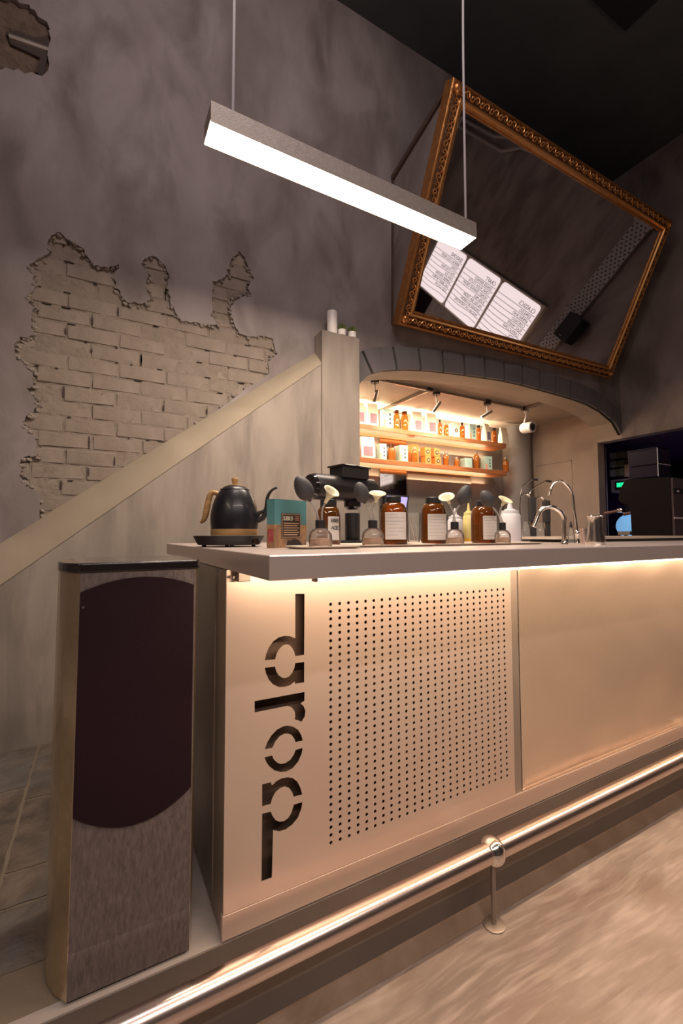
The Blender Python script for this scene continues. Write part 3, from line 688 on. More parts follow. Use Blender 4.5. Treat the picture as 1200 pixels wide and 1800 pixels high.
frame_ring('sight_edge', [(.094, .018), (.104, .012), (.112, .014), (.118, .0)], 'gold')
# carved scrolls along the band
sc = B()
def scroll(x, z, ux, uz, flip):
    pts = []
    for k in range(9):
        t = k / 8; a = t * 2.2 * PI; r = .022 * (1 - t * .75)
        px_ = (.012 - r * math.cos(a)); pz_ = r * math.sin(a) * flip
        pts.append((x + ux * px_ - uz * pz_, -.029, z + uz * px_ + ux * pz_))
    tube(sc, pts, [.0050 * (1 - .4 * k / 8) for k in range(9)], 5)
for (x0, z0, x1, z1) in ((.05, .047, MW - .05, .047), (.05, MH - .047, MW - .05, MH - .047), (.047, .05, .047, MH - .05), (MW - .047, .05, MW - .047, MH - .05)):
    Ln = math.hypot(x1 - x0, z1 - z0); nn = int(Ln / .042)
    for k in range(nn):
        t = (k + .5) / nn; scroll(x0 + (x1 - x0) * t, z0 + (z1 - z0) * t, (x1 - x0) / Ln, (z1 - z0) / Ln, 1 if k % 2 else -1)
tag(obj('carving', sc, 'gold_relief_lit', mir, smooth=True), kind='stuff')
for cx, cz, in ((.045, .045), (MW - .045, .045), (.045, MH - .045), (MW - .045, MH - .045)):
    obj('corner_boss', lathe(B(), [(.032, 0), (.030, .012), (.018, .02), (.016, .026), (.004, .03)], 12, (cx, -.02, cz), mtx=Matrix.Rotation(PI / 2, 3, 'X')), 'gold', mir, smooth=True)
obj('glass', bx(.10, MW - .10, -.004, .0, .10, MH - .10), 'mirror', mir)
obj('backboard', bx(.01, MW - .01, .004, .03, .01, MH - .01), 'old_wood', mir)
# side cheek boxes between frame and wall
inv = (Matrix.Translation((1.8302, 2.50, 2.6703)) @ m4).inverted()
for x_, nm in ((.02, 'cheek_glass'), (MW - .02, 'cheek_glass')):
    top_w = (Matrix.Translation((1.8302, 2.50, 2.6703)) @ m4) @ Vector((x_, .03, MH - .02)); bot_w = (Matrix.Translation((1.8302, 2.50, 2.6703)) @ m4) @ Vector((x_, .03, .03))
    wt = Vector((top_w.x + (.04 if x_ < 1 else 0), YU - .006, top_w.z + (-.10))); wb = Vector((bot_w.x + .0, YU - .006, bot_w.z))
    tri = [top_w, bot_w, wb, wt]
    bm = B(); aa = [bm.verts.new(inv @ p) for p in tri]; bb = [bm.verts.new(inv @ (p + Vector((.008, 0, 0)))) for p in tri]
    bm.faces.new(aa); bm.faces.new(bb[::-1])
    for k in range(4): bm.faces.new((aa[k], aa[(k + 1) % 4], bb[(k + 1) % 4], bb[k]))
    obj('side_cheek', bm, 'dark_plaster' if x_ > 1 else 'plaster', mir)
    if x_ < 1:
        eb = B()
        tube(eb, [inv @ (top_w + Vector((-.004, 0, -.0))), inv @ (wt + Vector((-.004, 0, 0)))], .022, 4)
        tube(eb, [inv @ (wt + Vector((-.004, 0, 0))), inv @ (wb + Vector((-.004, 0, 0)))], .012, 4)
        obj('cheek_edging', eb, 'old_wood', mir)

# ================================================================ MENU BOARD ON THE RIGHT WALL (seen in the mirror)
mbd = thing('menu_board', 'backlit white menu board in three panels, reflected in the tilted mirror', 'menu board', (XR, 1.20, 2.475)); mbd.rotation_euler = (R(4), 0, 0)
obj('casing', bx(-.05, -.001, -2.47, .02, -.37, .37), 'lamp_metal', mbd, bevel=.004)
menus = [('CLASSICS', ['ESPRESSO', 'AMERICANO', 'CORTADO', 'FLAT WHITE', 'CAPPUCCINO', 'LATTE', 'MOCHA']),
         ('CRAFT', ['GINGER BREWED', 'TONIC KULA COCOS', 'HONEY ORANGE CREAM', 'ROSE MILK', 'SALTED SEA CREAM', 'SMOKED BOURBON', 'MOCHA ON THE ROCKS']),
         ('SEASONS', ['VIENNA COLD BREW', 'TONIC', 'OLD STYLE MILK', 'ICED TEA', 'SUMMER SPRITZER', 'OAT BERRY WHIRLS', 'ICED COCOA'])]
def rrect(y0, y1, z0, z1, r, n=5):
    out = []
    for cy, cz, a0 in ((y1 - r, z1 - r, 0), (y0 + r, z1 - r, PI / 2), (y0 + r, z0 + r, PI), (y1 - r, z0 + r, 1.5 * PI)):
        for k in range(n + 1): a = a0 + PI / 2 * k / n; out.append((cy + r * math.cos(a), cz + r * math.sin(a)))
    return out
for pi_, (ttl, rows) in enumerate(menus):
    y1 = -.02 - pi_ * .82; y0 = y1 - .765
    pn = obj('light_panel', prismX(B(), rrect(y0, y1, -.345, .345, .05), -.056, -.05), 'board_glow', mbd)
    for k in range(9):
        z_ = .215 - k * .060; ln = B()
        pts = [(-.058, y1 - .01 - (y1 - y0 - .02) * t / 10, z_ + .012 * math.sin(t / 10 * PI * 2 + .3) * (k / 9)) for t in range(11)]
        tube(ln, pts, .0035, 4); obj('rule_line', ln, 'ink', pn)
    text(ttl, .072, 'ink', pn, (-.058, y1 - .04, .232), (PI / 2, 0, -PI / 2), 'menu_heading')
    for k, t_ in enumerate(rows):
        text(t_, .052, 'ink', pn, (-.059, y1 - .05, .168 - k * .060), (PI / 2, 0, -PI / 2), 'menu_line')
# cable tray with holes, wall speaker, conduits
tr = thing('cable_tray', 'vertical perforated steel cable tray beside the menu board, seen in the mirror', 'cable tray', (XR, 1.56, 2.2))
bm = B(); hw = .10
nz = 84; obj('tray_back', bx(-.03, -.004, -hw, hw, 0, 2.7), 'black', tr)
for i in range(7):
    for j in range(nz):
        cy = -hw + (i + .5) * 2 * hw / 7; cz = (j + .5) * 2.7 / nz; a_ = hw / 7; b2 = 1.35 / nz; r_ = .0095
        if (i + j) % 2:
            ci = [bm.verts.new((-.05, cy + r_ * math.cos(PI / 4 + k * PI / 4), cz + r_ * math.sin(PI / 4 + k * PI / 4))) for k in range(8)]
            cr = [bm.verts.new((-.05, cy + sy * a_, cz + sz * b2)) for sy, sz in ((1, 1), (-1, 1), (-1, -1), (1, -1))]
            for c_ in range(4):
                bm.faces.new([cr[c_], ci[(2 * c_) % 8], ci[(2 * c_ + 1) % 8]])
                bm.faces.new([cr[c_], ci[(2 * c_ + 1) % 8], ci[(2 * c_ + 2) % 8], cr[(c_ + 1) % 4]])
        else: bm.faces.new([bm.verts.new((-.05, cy + sy * a_, cz + sz * b2)) for sy, sz in ((1, 1), (-1, 1), (-1, -1), (1, -1))])
obj('perforated_face', bm, 'perf_metal', tr)
obj('tray_edge', bx(-.05, -.006, -hw - .003, -hw, 0, 2.7), 'perf_metal', tr); obj('tray_edge', bx(-.05, -.006, hw, hw + .003, 0, 2.7), 'perf_metal', tr)
for z_ in (.75, 1.7): obj('clamp', bx(-.058, -.001, -hw - .03, hw + .03, z_, z_ + .035), 'perf_metal', tr, bevel=.002)
ws = thing('wall_speaker', 'small black wall loudspeaker below the cable tray, seen in the mirror', 'loudspeaker', (XR, 1.74, 2.72))
obj('cabinet', bx(-.22, -.05, -.1, .1, 0, .27), 'black', ws, bevel=.008); obj('bracket', bx(-.05, -.001, -.03, .03, .1, .17), 'black', ws)
obj('emblem', bx(-.223, -.22, -.02, .02, .03, .042), 'chrome', ws)
cd = thing('ceiling_conduit', 'pair of grey conduits high on the wall, seen at the mirror top', 'conduit', (XR, 0, 3.85))
for i, z_ in enumerate((0, .09)): obj('conduit_pipe', tube(B(), [(-.07, -2.6, z_), (-.07, -.9 - i * .3, z_), (-.07, -.6, z_ + .12), (-.07, 1.2, z_ + .25)], .022, 8), 'perf_metal', cd, smooth=True)

# ================================================================ THINGS ON THE COUNTER
CR = -R(28.8)            # local x = to the right as the camera sees it
def place(px, y, z=ZT): q = atY(px, 941, y); return (q.x, q.y, z)
def bottle_prof(r, h, neck, nh, sh=.30):
    hb = h - nh; s0 = hb * (1 - sh)
    return [(r * .90, 0), (r, .006), (r, s0)] + [(neck + (r - neck) * math.cos(t * PI / 2 / 5) ** .8, s0 + (hb - s0) * math.sin(t * PI / 2 / 5)) for t in range(1, 5)] + [(neck, hb), (neck, h)]
# kettle
sc_ = mpp(412, 1.46); kt = thing('kettle', 'matt black gooseneck kettle with pale wooden handle, knob and base ring', 'kettle', (*place(412, 1.46)[:2], ZT + .0365), CR)
k_ = sc_ / 1.0
def K(px, py, y=0): return ((px - 412) * U, y, (945 - py) * U)
U = (1.46 / ray(412, 941).y)
prof = [(40, 934), (41, 925), (41.2, 915), (40, 903), (37.5, 891), (33.5, 880), (29, 871), (24, 864.5), (19, 859.5), (13, 857.5)]
obj('body', lathe(B(), [(r * U, (945 - y) * U) for r, y in prof], 56), 'kettle', kt, smooth=True)
obj('base_ring', lathe(B(), [(40.5 * U, 0), (40.8 * U, 11 * U)], 56), 'wood_light', kt, smooth=True)
obj('lid_seam', lathe(B(), [(24.6 * U, 80.3 * U), (25.4 * U, 80.3 * U), (25.0 * U, 81.2 * U), (24.4 * U, 81.2 * U)], 48, close=False), 'black', kt)
lid = obj('lid', lathe(B(), [(13 * U, 87.2 * U), (12.5 * U, 88.5 * U), (8 * U, 89 * U), (0.5 * U, 89.2 * U)], 40), 'wood_light', kt, smooth=True)
obj('knob', lathe(B(), [(4.2 * U, 88.8 * U), (4.4 * U, 92 * U), (6.2 * U, 98 * U), (6.0 * U, 100 * U), (5 * U, 101.5 * U), (1 * U, 101.8 * U)], 24), 'wood_light', lid, smooth=True)
obj('handle', tube(B(), [K(386, 874), K(378, 870), K(371, 870.5), K(367, 878), K(364, 892), K(361.5, 906), K(358, 917), K(352, 922.5)], [4.0 * U, 4.4 * U, 4.6 * U, 5.2 * U, 5.6 * U, 5.4 * U, 4.4 * U, 2.2 * U], 14, smooth_pts=4), 'wood_light', kt, smooth=True)
obj('handle_ferrule', tube(B(), [K(390, 878), K(385, 873.5)], 4.5 * U, 14), 'chrome', kt, smooth=True)
obj('spout', tube(B(), [K(446, 918), K(458, 917), K(464, 911), K(467.5, 899), K(468.5, 888), K(470, 877), K(475, 868), K(481, 863), K(487, 861)], [5.5 * U, 5 * U, 4.6 * U, 4.0 * U, 3.4 * U, 2.9 * U, 2.5 * U, 2.2 * U, 2.0 * U], 14, smooth_pts=4), 'black', kt, smooth=True)
obj('spout_brace', tube(B(), [K(449, 914), K(456, 905), K(463, 903), K(467, 898)], [4 * U, 3.6 * U, 3.4 * U, 2.6 * U], 10), 'black', kt, smooth=True)
kb_ = thing('heating_stand', 'low black electric heating base under the gooseneck kettle', 'heating stand', (*place(403, 1.46)[:2], ZT), CR)
obj('stand', lathe(B(), [(50 * U, 3 * U), (53 * U, 4 * U), (60 * U, 17.5 * U), (60 * U, 18.5 * U), (57 * U, 19 * U), (5 * U, 18.2 * U)], 56), 'matte_black', kb_, smooth=True)
obj('dial', tube(B(), [(50 * U, -36 * U, 9 * U), (56 * U, -42 * U, 9 * U)], 5 * U, 20), 'gloss_black', kb_, smooth=True)
for a in (20, 110, 200, 290): obj('foot', lathe(B(), [(3.5 * U, 0), (3.5 * U, 3.4 * U)], 12, (42 * U * math.cos(R(a)), 42 * U * math.sin(R(a)), 0)), 'black', kb_)
# coffee carton
ct = thing('coffee_carton', 'teal and kraft coffee carton with framed print beside the kettle', 'carton', (0, 0, 0), R(22))
c0 = atY(482.5, 941, 1.215); ct.location = (c0.x, c0.y, ZT)
cwid, chei, cdep = .132, .143, .034
def strip_box(name, z0, z1, m): return obj(name, bx(0, cwid, 0, cdep, z0, z1), m, ct)
strip_box('lower_body', 0, .068, 'kraft'); strip_box('upper_body', .068, chei, 'teal')
fr_ = obj('printed_frame', bx(.025, .107, -.0008, 0, .028, .102), 'dark_brown', ct)
obj('printed_field', bx(.027, .105, -.0012, 0, .030, .100), 'kraft_light', ct)
obj('printed_field_ink', bx(.029, .103, -.0015, 0, .032, .098), 'dark_brown', ct)
text('SUBKO', .019, 'cream', ct, (.032, -.0018, .0805), (PI / 2, 0, 0), 'lettering', sx=.66)
for k in range(3): obj('print_line', bx(.081, .099, -.0018, 0, .092 - k * .005, .0938 - k * .005), 'peach', ct)
for k in range(6): obj('print_line', bx(.034, .098 - (k % 2) * .006, -.0018, 0, .071 - k * .0068, .0735 - k * .0068), 'kraft_light', ct)
obj('red_print', bx(-.0008, 0, .006, .028, .016, .055), 'red_print', ct)
obj('peak_print', prismY(B(), [(.045, .0), (.114, .0), (.114, .008), (.098, .022), (.080, .026), (.060, .020), (.052, .024)], -.0005, 0), 'dark_brown', ct)
# trays
def tray(label, x0, x1, y0, y1, grp='serving trays under the jars'):
    t = thing('serving_tray', label, 'tray', ((x0 + x1) / 2, (y0 + y1) / 2, ZT), 0, grp); w_, d_ = (x1 - x0) / 2, (y1 - y0) / 2
    obj('plate', prismZ(B(), rrect(-w_ + .012, w_ - .012, -d_ + .012, d_ - .012, .03), .0, .003), 'tray', t)
    rim = B(); outr_ = rrect(-w_, w_, -d_, d_, .04); inn = rrect(-w_ + .012, w_ - .012, -d_ + .012, d_ - .012, .03); n = len(outr_)
    vv = [[rim.verts.new((p[0], p[1], z_)) for p in pl_] for pl_, z_ in ((inn, .0005), (outr_, .005), (outr_, .0075), (inn, .003))]
    for a_, b2 in ((0, 1), (1, 2), (2, 3)):
        for k in range(n): rim.faces.new((vv[a_][k], vv[a_][(k + 1) % n], vv[b2][(k + 1) % n], vv[b2][k]))
    obj('rim', rim, 'tray', t); return t
tray('thin beige serving tray in front of the teal carton', .455, .652, 1.045, 1.18)
tray('thin beige serving tray under the first amber bottle from the left', .665, .975, 1.10, 1.40)
tray('long beige serving tray under the two right-hand amber bottles', .985, 1.50, 1.10, 1.40)
ZTR = ZT + .0032
# aroma jars: bulb and horn positions measured from the jar axis, in pixels
def aroma(label, px, y, z, wj, hj, hcol, bulb, brx, brz, btilt, horn_pts, horn_r, horn_c, horn_dir, base_y, liquid='coffee'):
    t = thing('aroma_jar', label, 'jar', (*place(px, y)[:2], z), CR, 'glass aroma jars with bulbs and horns'); u = y / ray(px, 941).y
    r = wj / 2 * u; h = hj * u; cr = wj * .19 * u
    obj('glass_body', lathe(B(), [(r * .93, 0), (r, .004), (r, h * .55), (r * .93, h * .72), (r * .7, h * .90), (cr, h)], 36), 'glass', t, smooth=True)
    obj('coffee_grounds', lathe(B(), [(r * .86, .004), (r * .90, .006), (r * .90, h * .42), (r * .3, h * .45)], 28), liquid, t, smooth=True)
    obj('collar', lathe(B(), [(cr * 1.15, h), (cr * 1.15, h + hcol * u), (cr * .9, h + hcol * u + .001)], 28), 'black', t, smooth=True)
    zc = h + hcol * u
    def T(p): return ((p[0] - px) * u, 0, (base_y - p[1]) * u)
    bc = T(bulb); a = R(btilt); low = (bc[0] - math.sin(a) * brz * u * .9, 0, bc[2] - math.cos(a) * brz * u * .9)
    obj('bulb_tube', tube(B(), [(-.005, 0, zc - .002), (-.005 + (low[0]) * .25, 0, zc + (low[2] - zc) * .5), low], .0032, 10, smooth_pts=4), 'tube', t, smooth=True)
    n = 14; pr = [(max(.0015, brx * u * math.sin(PI * k / n) * (1 - .16 * math.cos(PI * k / n) * -1 if k else 1)), -brz * u * math.cos(PI * k / n)) for k in range(1, n)]
    pr = [(.004, -brz * u * 1.12)] + pr
    obj('rubber_bulb', lathe(B(), pr, 28, bc, mtx=Matrix.Rotation(a, 3, 'Y')), 'rubber', t, smooth=True)
    hp = [(.004, 0, zc - .002)] + [T(p) for p in horn_pts]
    obj('horn_tube', tube(B(), hp, .0030, 10, smooth_pts=4), 'tube', t, smooth=True)
    end = Vector(hp[-1]); hc = Vector(T(horn_c)) + Vector((0, horn_dir[1] * .0, 0)); d = (hc - end); L_ = d.length; q = Vector(horn_dir).normalized()
    hb_ = B(); rings = []
    for k in range(9):
        s = k / 8; c_ = end.lerp(hc, s); ax = d.normalized().lerp(q, s).normalized(); r_ = .0035 + (horn_r * u - .0035) * s ** 2.6
        o1 = ax.orthogonal().normalized(); o2 = ax.cross(o1)
        rings.append([hb_.verts.new(c_ + (o1 * math.cos(2 * PI * j / 24) + o2 * math.sin(2 * PI * j / 24)) * r_) for j in range(24)])
    for a_, b2 in zip(rings, rings[1:]):
        for j in range(24): hb_.faces.new((a_[j], a_[(j + 1) % 24], b2[(j + 1) % 24], b2[j]))
    ho = obj('horn', hb_, 'bone', t, smooth=True); so = ho.modifiers.new('s', 'SOLIDIFY'); so.thickness = .0012
    return t
aroma('aroma jar in front of the bottle with the handwritten label, horn facing right', 563, 1.125, ZTR, 41, 34, 13, (533, 855), 16, 24, -28, [(566, 895), (571, 882)], 15, (583.5, 859.5), (.55, -.5, .75), 959)
aroma('aroma jar just left of the first big amber bottle, horn opening upward', 655, 1.19, ZTR, 38, 31, 13, (635, 863), 13, 19, -18, [(656, 897), (660, 882)], 15, (664, 864.5), (.05, -.42, .95), 957)
aroma('aroma jar between the two middle amber bottles, horn leaning left', 799, 1.18, ZTR, 32, 27, 12, (817, 868), 12, 18, 22, [(797, 900), (791, 884)], 14, (785.5, 871), (-.25, -.55, .8), 955)
aroma('smallest aroma jar at the right end, behind the rightmost amber bottle', 883, 1.19, ZTR, 27, 24, 12, (857, 875), 12, 16, -30, [(879, 902), (883, 888)], 13, (890, 876.5), (.3, -.5, .85), 954)
# amber bottles
def amber_bottle(label, px, y, wj, top, capw, caph, lab, rot, hand=None):
    t = thing('amber_bottle', label, 'bottle', (*place(px, y)[:2], ZTR if y < 1.37 else ZT), CR + R(rot), 'large amber bottles on the counter'); u = y / ray(px, 941).y
    by = 941 + (HF - ZTR) / u; r = wj / 2 * u; h = (by - top) * u; nr = capw / 2 * u * .88
    obj('glass_body', lathe(B(), bottle_prof(r, h - caph * u * .6, nr, caph * u * .5, .32), 44), 'amber', t, smooth=True)
    obj('syrup', lathe(B(), [(r * .9, .004), (r * .93, .008), (r * .93, h * .42), (r * .5, h * .425)], 36), 'amber_dark', t, smooth=True)
    c = B(); lathe(c, [(capw / 2 * u, h - caph * u), (capw / 2 * u, h - .002), (capw / 2 * u * .93, h)], 36)
    obj('cap', c, 'black', t, smooth=True)
    a0, a1, z0, z1 = lab; lb__ = B(); pr = []
    for k in range(15):
        a = R(a0 + (a1 - a0) * k / 14); pr.append((lb__.verts.new(((r + .0008) * math.sin(a), -(r + .0008) * math.cos(a), z0 * h)), lb__.verts.new(((r + .0008) * math.sin(a), -(r + .0008) * math.cos(a), z1 * h))))
    for a_, b2 in zip(pr, pr[1:]): lb__.faces.new((a_[0], b2[0], b2[1], a_[1]))
    lo = obj('paper_label', lb__, 'paper', t, smooth=True)
    if hand:
        for row, s_ in enumerate(hand):
            for i, ch in enumerate(s_):
                a = R(a0 + 12 + (a1 - a0 - 14) * i / max(len(s_), 1)); text(ch, .019, 'ink', lo, ((r + .0014) * math.sin(a), -(r + .0014) * math.cos(a), h * (z1 - .13 - row * .15)), (PI / 2, 0, a), 'handwriting', ext=.0001)
    else:
        lns = B()
        for row in range(7):
            zz = h * (z1 - .05 - row * (z1 - z0 - .07) / 7)
            am = a0 + (a1 - a0) * (.92 if row % 3 else .6)
            for k in range(12):
                aa, ab_ = R(a0 + 6 + (am - a0 - 8) * k / 12), R(a0 + 6 + (am - a0 - 8) * (k + .8) / 12); rr_ = r + .0013
                lns.faces.new([lns.verts.new((rr_ * math.sin(s), -rr_ * math.cos(s), z_)) for s, z_ in ((aa, zz), (ab_, zz), (ab_, zz + .0014), (aa, zz + .0014))])
        obj('label_print', lns, 'ink_grey', lo)
    return t
amber_bottle('amber bottle with a white label handwritten in marker, behind the first aroma jar', 577, 1.38, 42, 877, 26, 12, (0, 62, .12, .62), 0, ['BARREL', 'AGED'])
amber_bottle('amber bottle with typed paper label, beside the purple till screen', 692, 1.31, 47, 874, 26, 10, (-45, 55, .10, .66), 0)
amber_bottle('amber bottle with typed paper label, middle of the three black-capped ones', 762, 1.31, 44, 876, 27, 10, (-38, 68, .08, .63), 0)
amber_bottle('rightmost amber bottle, its typed label turned to the right', 850, 1.31, 43, 882, 24, 9, (-20, 78, .08, .63), 0)
# grinder
gd = thing('coffee_grinder', 'black horizontal-cylinder coffee grinder behind the amber bottles', 'grinder', (.70, 1.50, ZT), R(11))
zc = .220; gr = .050
obj('body', tube(B(), [(0, 0, zc), (.006, 0, zc), (.30, .0, zc), (.306, 0, zc)], [gr * .93, gr, gr, gr * .93], 48), 'grinder', gd, smooth=True)
obj('end_disc', tube(B(), [(-.012, 0, zc), (-.001, 0, zc)], [gr * .88, gr * .96], 48), 'gloss_black', gd, smooth=True)
obj('hopper', bx(.115, .255, -.042, .042, zc + .040, zc + .085), 'matte_black', gd, bevel=.004)
obj('hopper_lid', bx(.108, .262, -.047, .047, zc + .083, zc + .091), 'gloss_black', gd, bevel=.002)
obj('burr_neck', lathe(B(), [(.022, zc - .082), (.034, zc - .070), (.034, zc - .048)], 32, (.20, 0, 0)), 'gloss_black', gd, smooth=True)
obj('dosing_cup', lathe(B(), [(.029, .016), (.030, .02), (.030, .122), (.028, .124)], 32, (.20, 0, 0)), 'black', gd, smooth=True)
obj('column', bx(.07, .12, .0, .045, .0, zc), 'matte_black', gd, bevel=.004)
obj('foot_plate', bx(.05, .26, -.05, .06, 0, .015), 'matte_black', gd, bevel=.004)
# squeeze bottles
def squeeze(label, px, y, wj, top, m, fill=None, pump=False):
    t = thing('squeeze_bottle', label, 'bottle', (*place(px, y)[:2], ZT), CR, 'plastic squeeze bottles'); u = y / ray(px, 941).y; by = 941 + .038 / u; h = (by - top) * u; r = wj / 2 * u
    zb_ = h * .68
    obj('bottle_body', lathe(B(), [(r * .92, 0), (r, .005), (r, zb_ * .94), (r * .9, zb_)], 32), m, t, smooth=True)
    if fill: obj('contents', lathe(B(), [(r * 1.01, .004), (r * 1.01, zb_ * .16)], 32), fill, t, smooth=True)
    obj('screw_cap', lathe(B(), [(r * .84, zb_), (r * .84, zb_ + h * .08), (r * .55, zb_ + h * .09), (r * .5, zb_ + h * .12)], 28), m, t, smooth=True)
    obj('nozzle', lathe(B(), [(r * .30, zb_ + h * .12), (r * .12, h)], 16), m, t, smooth=True)
    return t
squeeze('white squeeze bottle left of the yellow one', 800, 1.50, 26, 895, 'plastic_white')
squeeze('yellow squeeze bottle behind the third aroma jar', 824, 1.49, 20, 886, 'yellow', 'yellow_deep')
squeeze('squat white squeeze bottle at the right end of the trays', 897, 1.40, 35, 882, 'plastic_white')
# tumblers
def tumbler(label, px, y, wj, top, m='glass', spoon=False):
    t = thing('glass_tumbler', label, 'glass', (*place(px, y)[:2], ZT), CR, 'clear tumblers'); u = y / ray(px, 941).y; h = (941 + .038 / u - top) * u; r = wj / 2 * u
    b = B(); lathe(b, [(r * .78, 0), (r * .8, .004), (r, h), (r * .94, h), (r * .74, .008)], 28, close=False)
    obj('glass_wall', b, m, t, smooth=True); obj('glass_foot', lathe(B(), [(r * .77, 0), (r * .77, .007)], 28), m, t, smooth=True)
    return t
tumbler('clear glass tumbler between the first two amber bottles', 727, 1.53, 26, 903)
tumbler('clear glass tumbler just behind the second amber bottle', 777, 1.66, 20, 908)
sp_ = thing('steel_spoon', 'steel spoon standing in the tumbler between amber bottles', 'spoon', (*place(725, 1.53)[:2], ZT + .008), CR)
obj('spoon_handle', tube(B(), [(.012, 0, .002), (-.012, 0, .10)], .003, 8), 'chrome', sp_, smooth=True)
# till screen
q = atY(700, 941, 1.95); u = 1.95 / ray(700, 941).y
ti = thing('till_screen', 'tablet till with a lilac screen behind the first amber bottle', 'till', (q.x, q.y, ZT), CR + R(20))
sb = B(); tl = [(-22, 45), (20, 47), (26, 80), (-18, 80)]
obj('tablet', prism(B(), [(-24, 42), (17, 42), (27, 82), (-20, 84)], lambda p: (p[0] * u, p[1] * u * .1, p[1] * u), lambda p: (p[0] * u, p[1] * u * .1 + .012, p[1] * u)), 'black', ti)
obj('display', prism(B(), [(-21, 45), (15, 45), (23, 79), (-18, 81)], lambda p: (p[0] * u, p[1] * u * .1 - .002, p[1] * u), lambda p: (p[0] * u, p[1] * u * .1, p[1] * u)), 'screen', ti)
obj('till_stand', bx(-.03, .03, .01, .06, 0, .13), 'black', ti, bevel=.005)
# taps and sink things
def TP(px, py, px0, y, py0):
    u = y / ray(px0, 941).y; return ((px - px0) * u, 0, (py0 - py) * u)
t1 = thing('swan_neck_tap', 'thick polished chrome swan-neck tap at the front of the worktop', 'tap', (*place(991, 1.05)[:2], ZT), CR)
u1 = 1.05 / ray(991, 941).y; b1 = 941 + .038 / u1
T1 = lambda p: TP(p[0], p[1], 991, 1.05, b1)
obj('spout', tube(B(), [T1(p) for p in ((991, b1 - 1), (991, 925), (992, 914), (987, 903), (978, 896), (966, 893), (954, 897), (947, 908), (940, 925))], 3.7 * u1, 16, smooth_pts=5), 'chrome', t1, smooth=True)
obj('base_flange', lathe(B(), [(6 * u1, 0), (6 * u1, .004), (4.5 * u1, .012)], 24), 'chrome', t1, smooth=True)
obj('aerator', tube(B(), [T1((940.5, 923)), T1((938.5, 928))], 4.1 * u1, 14), 'chrome', t1, smooth=True)
t2 = thing('swan_neck_tap', 'slim tall chrome tap arching behind the thick one', 'tap', (*place(1013, 1.13)[:2], ZT), CR)
u2 = 1.13 / ray(1013, 941).y; b2_ = 941 + .038 / u2
T2 = lambda p: TP(p[0], p[1], 1013, 1.13, b2_)
obj('spout', tube(B(), [T2(p) for p in ((1014, b2_ - 1), (1013, 925), (1010, 900), (1008, 872), (1003, 860), (993, 849), (985, 847.5), (976, 852), (970, 862), (966.5, 873))], 2.1 * u2, 14, smooth_pts=5), 'chrome', t2, smooth=True)
obj('tap_body', lathe(B(), [(4 * u2, 0), (3 * u2, .01), (2.6 * u2, .03), (4.2 * u2, .036), (4.4 * u2, .046), (2.6 * u2, .052)], 20, TP(1014, b2_, 1013, 1.13, b2_)), 'chrome', t2, smooth=True)
pt = thing('steel_pitcher', 'tall polished steel shaker tin in front of the taps', 'shaker tin', (*place(1046, .93)[:2], ZT), CR)
u = .93 / ray(1046, 941).y
obj('body', lathe(B(), [(15.5 * u, 0), (16 * u, .003), (15.5 * u, .02), (13 * u, .045), (12 * u, .07), (12 * u, .098), (12.5 * u, .1), (11.4 * u, .1), (11 * u, .07)], 36, close=False), 'chrome', pt, smooth=True)
obj('rim', lathe(B(), [(12.4 * u, .098), (12.9 * u, .1), (12.4 * u, .102), (11.4 * u, .1)], 36, close=False), 'chrome', pt, smooth=True)
obj('bottom', lathe(B(), [(15 * u, .0005), (15 * u, .002)], 36), 'chrome', pt)
jg = thing('steel_cup', 'small copper-toned steel measuring cup beside the shaker tin', 'cup', (*place(1025, 1.05)[:2], ZT), CR)
u = 1.05 / ray(1025, 941).y
obj('body', lathe(B(), [(5.5 * u, 0), (6 * u, 23 * u), (6.4 * u, 27 * u), (5.4 * u, 27 * u), (5 * u, 3 * u)], 28, close=False), 'pipe', jg, smooth=True)
obj('bottom', lathe(B(), [(5.4 * u, .0005), (5.4 * u, .002)], 28), 'pipe', jg)
db = thing('dropper_bottle', 'small clear dropper bottle between the two taps', 'bottle', (*place(1003.5, 1.20)[:2], ZT), CR)
u = 1.20 / ray(1003, 941).y
obj('glass_body', lathe(B(), [(5 * u, 0), (5.4 * u, .003), (5.4 * u, 17 * u), (2.4 * u, 25 * u), (2.2 * u, 27 * u)], 20), 'glass', db, smooth=True)
obj('dropper', lathe(B(), [(2.4 * u, 27 * u), (2.4 * u, 31 * u), (1.6 * u, 33 * u), (1.4 * u, 37 * u)], 14), 'black', db, smooth=True)
bd = thing('prep_board', 'wide beige prep board lying behind the taps', 'board', (2.4, 1.39, ZT), 0)
obj('board_top', prismZ(B(), rrect(-.57, .66, -.12, .12, .05), .014, .026), 'tray', bd); obj('board_foot', prismZ(B(), rrect(-.53, .62, -.10, .10, .04), 0, .014), 'black', bd)
# glass brewers at the back
def brewer(label, px, y, top):
    t = thing('glass_brewer', label, 'brewer', (*place(px, y)[:2], ZT), CR, 'glass brewers behind the taps'); u = y / ray(px, 941).y; by = 941 + .038 / u
    h = (by - top) * u
    obj('stand', bx(4 * u, 14 * u, -.02, .02, h * .45, h), 'matte_black', t, bevel=.004)
    obj('stand_base', bx(-14 * u, 14 * u, -.05, .05, 0, .012), 'matte_black', t, bevel=.003)
    obj('upright', bx(8 * u, 14 * u, -.012, .012, .012, h * .47), 'matte_black', t)
    obj('carafe', lathe(B(), [(8 * u, .012), (9.5 * u, .02), (8.5 * u, h * .25), (5 * u, h * .40), (5.5 * u, h * .44)], 24, (-3 * u, 0, 0)), 'glass', t, smooth=True)
    obj('arm', tube(B(), [(9 * u, 0, h), (-2 * u, 0, h + 6 * u), (-10 * u, 0, h + 1 * u)], 1.5 * u, 8, smooth_pts=4), 'chrome', t, smooth=True)
    return t
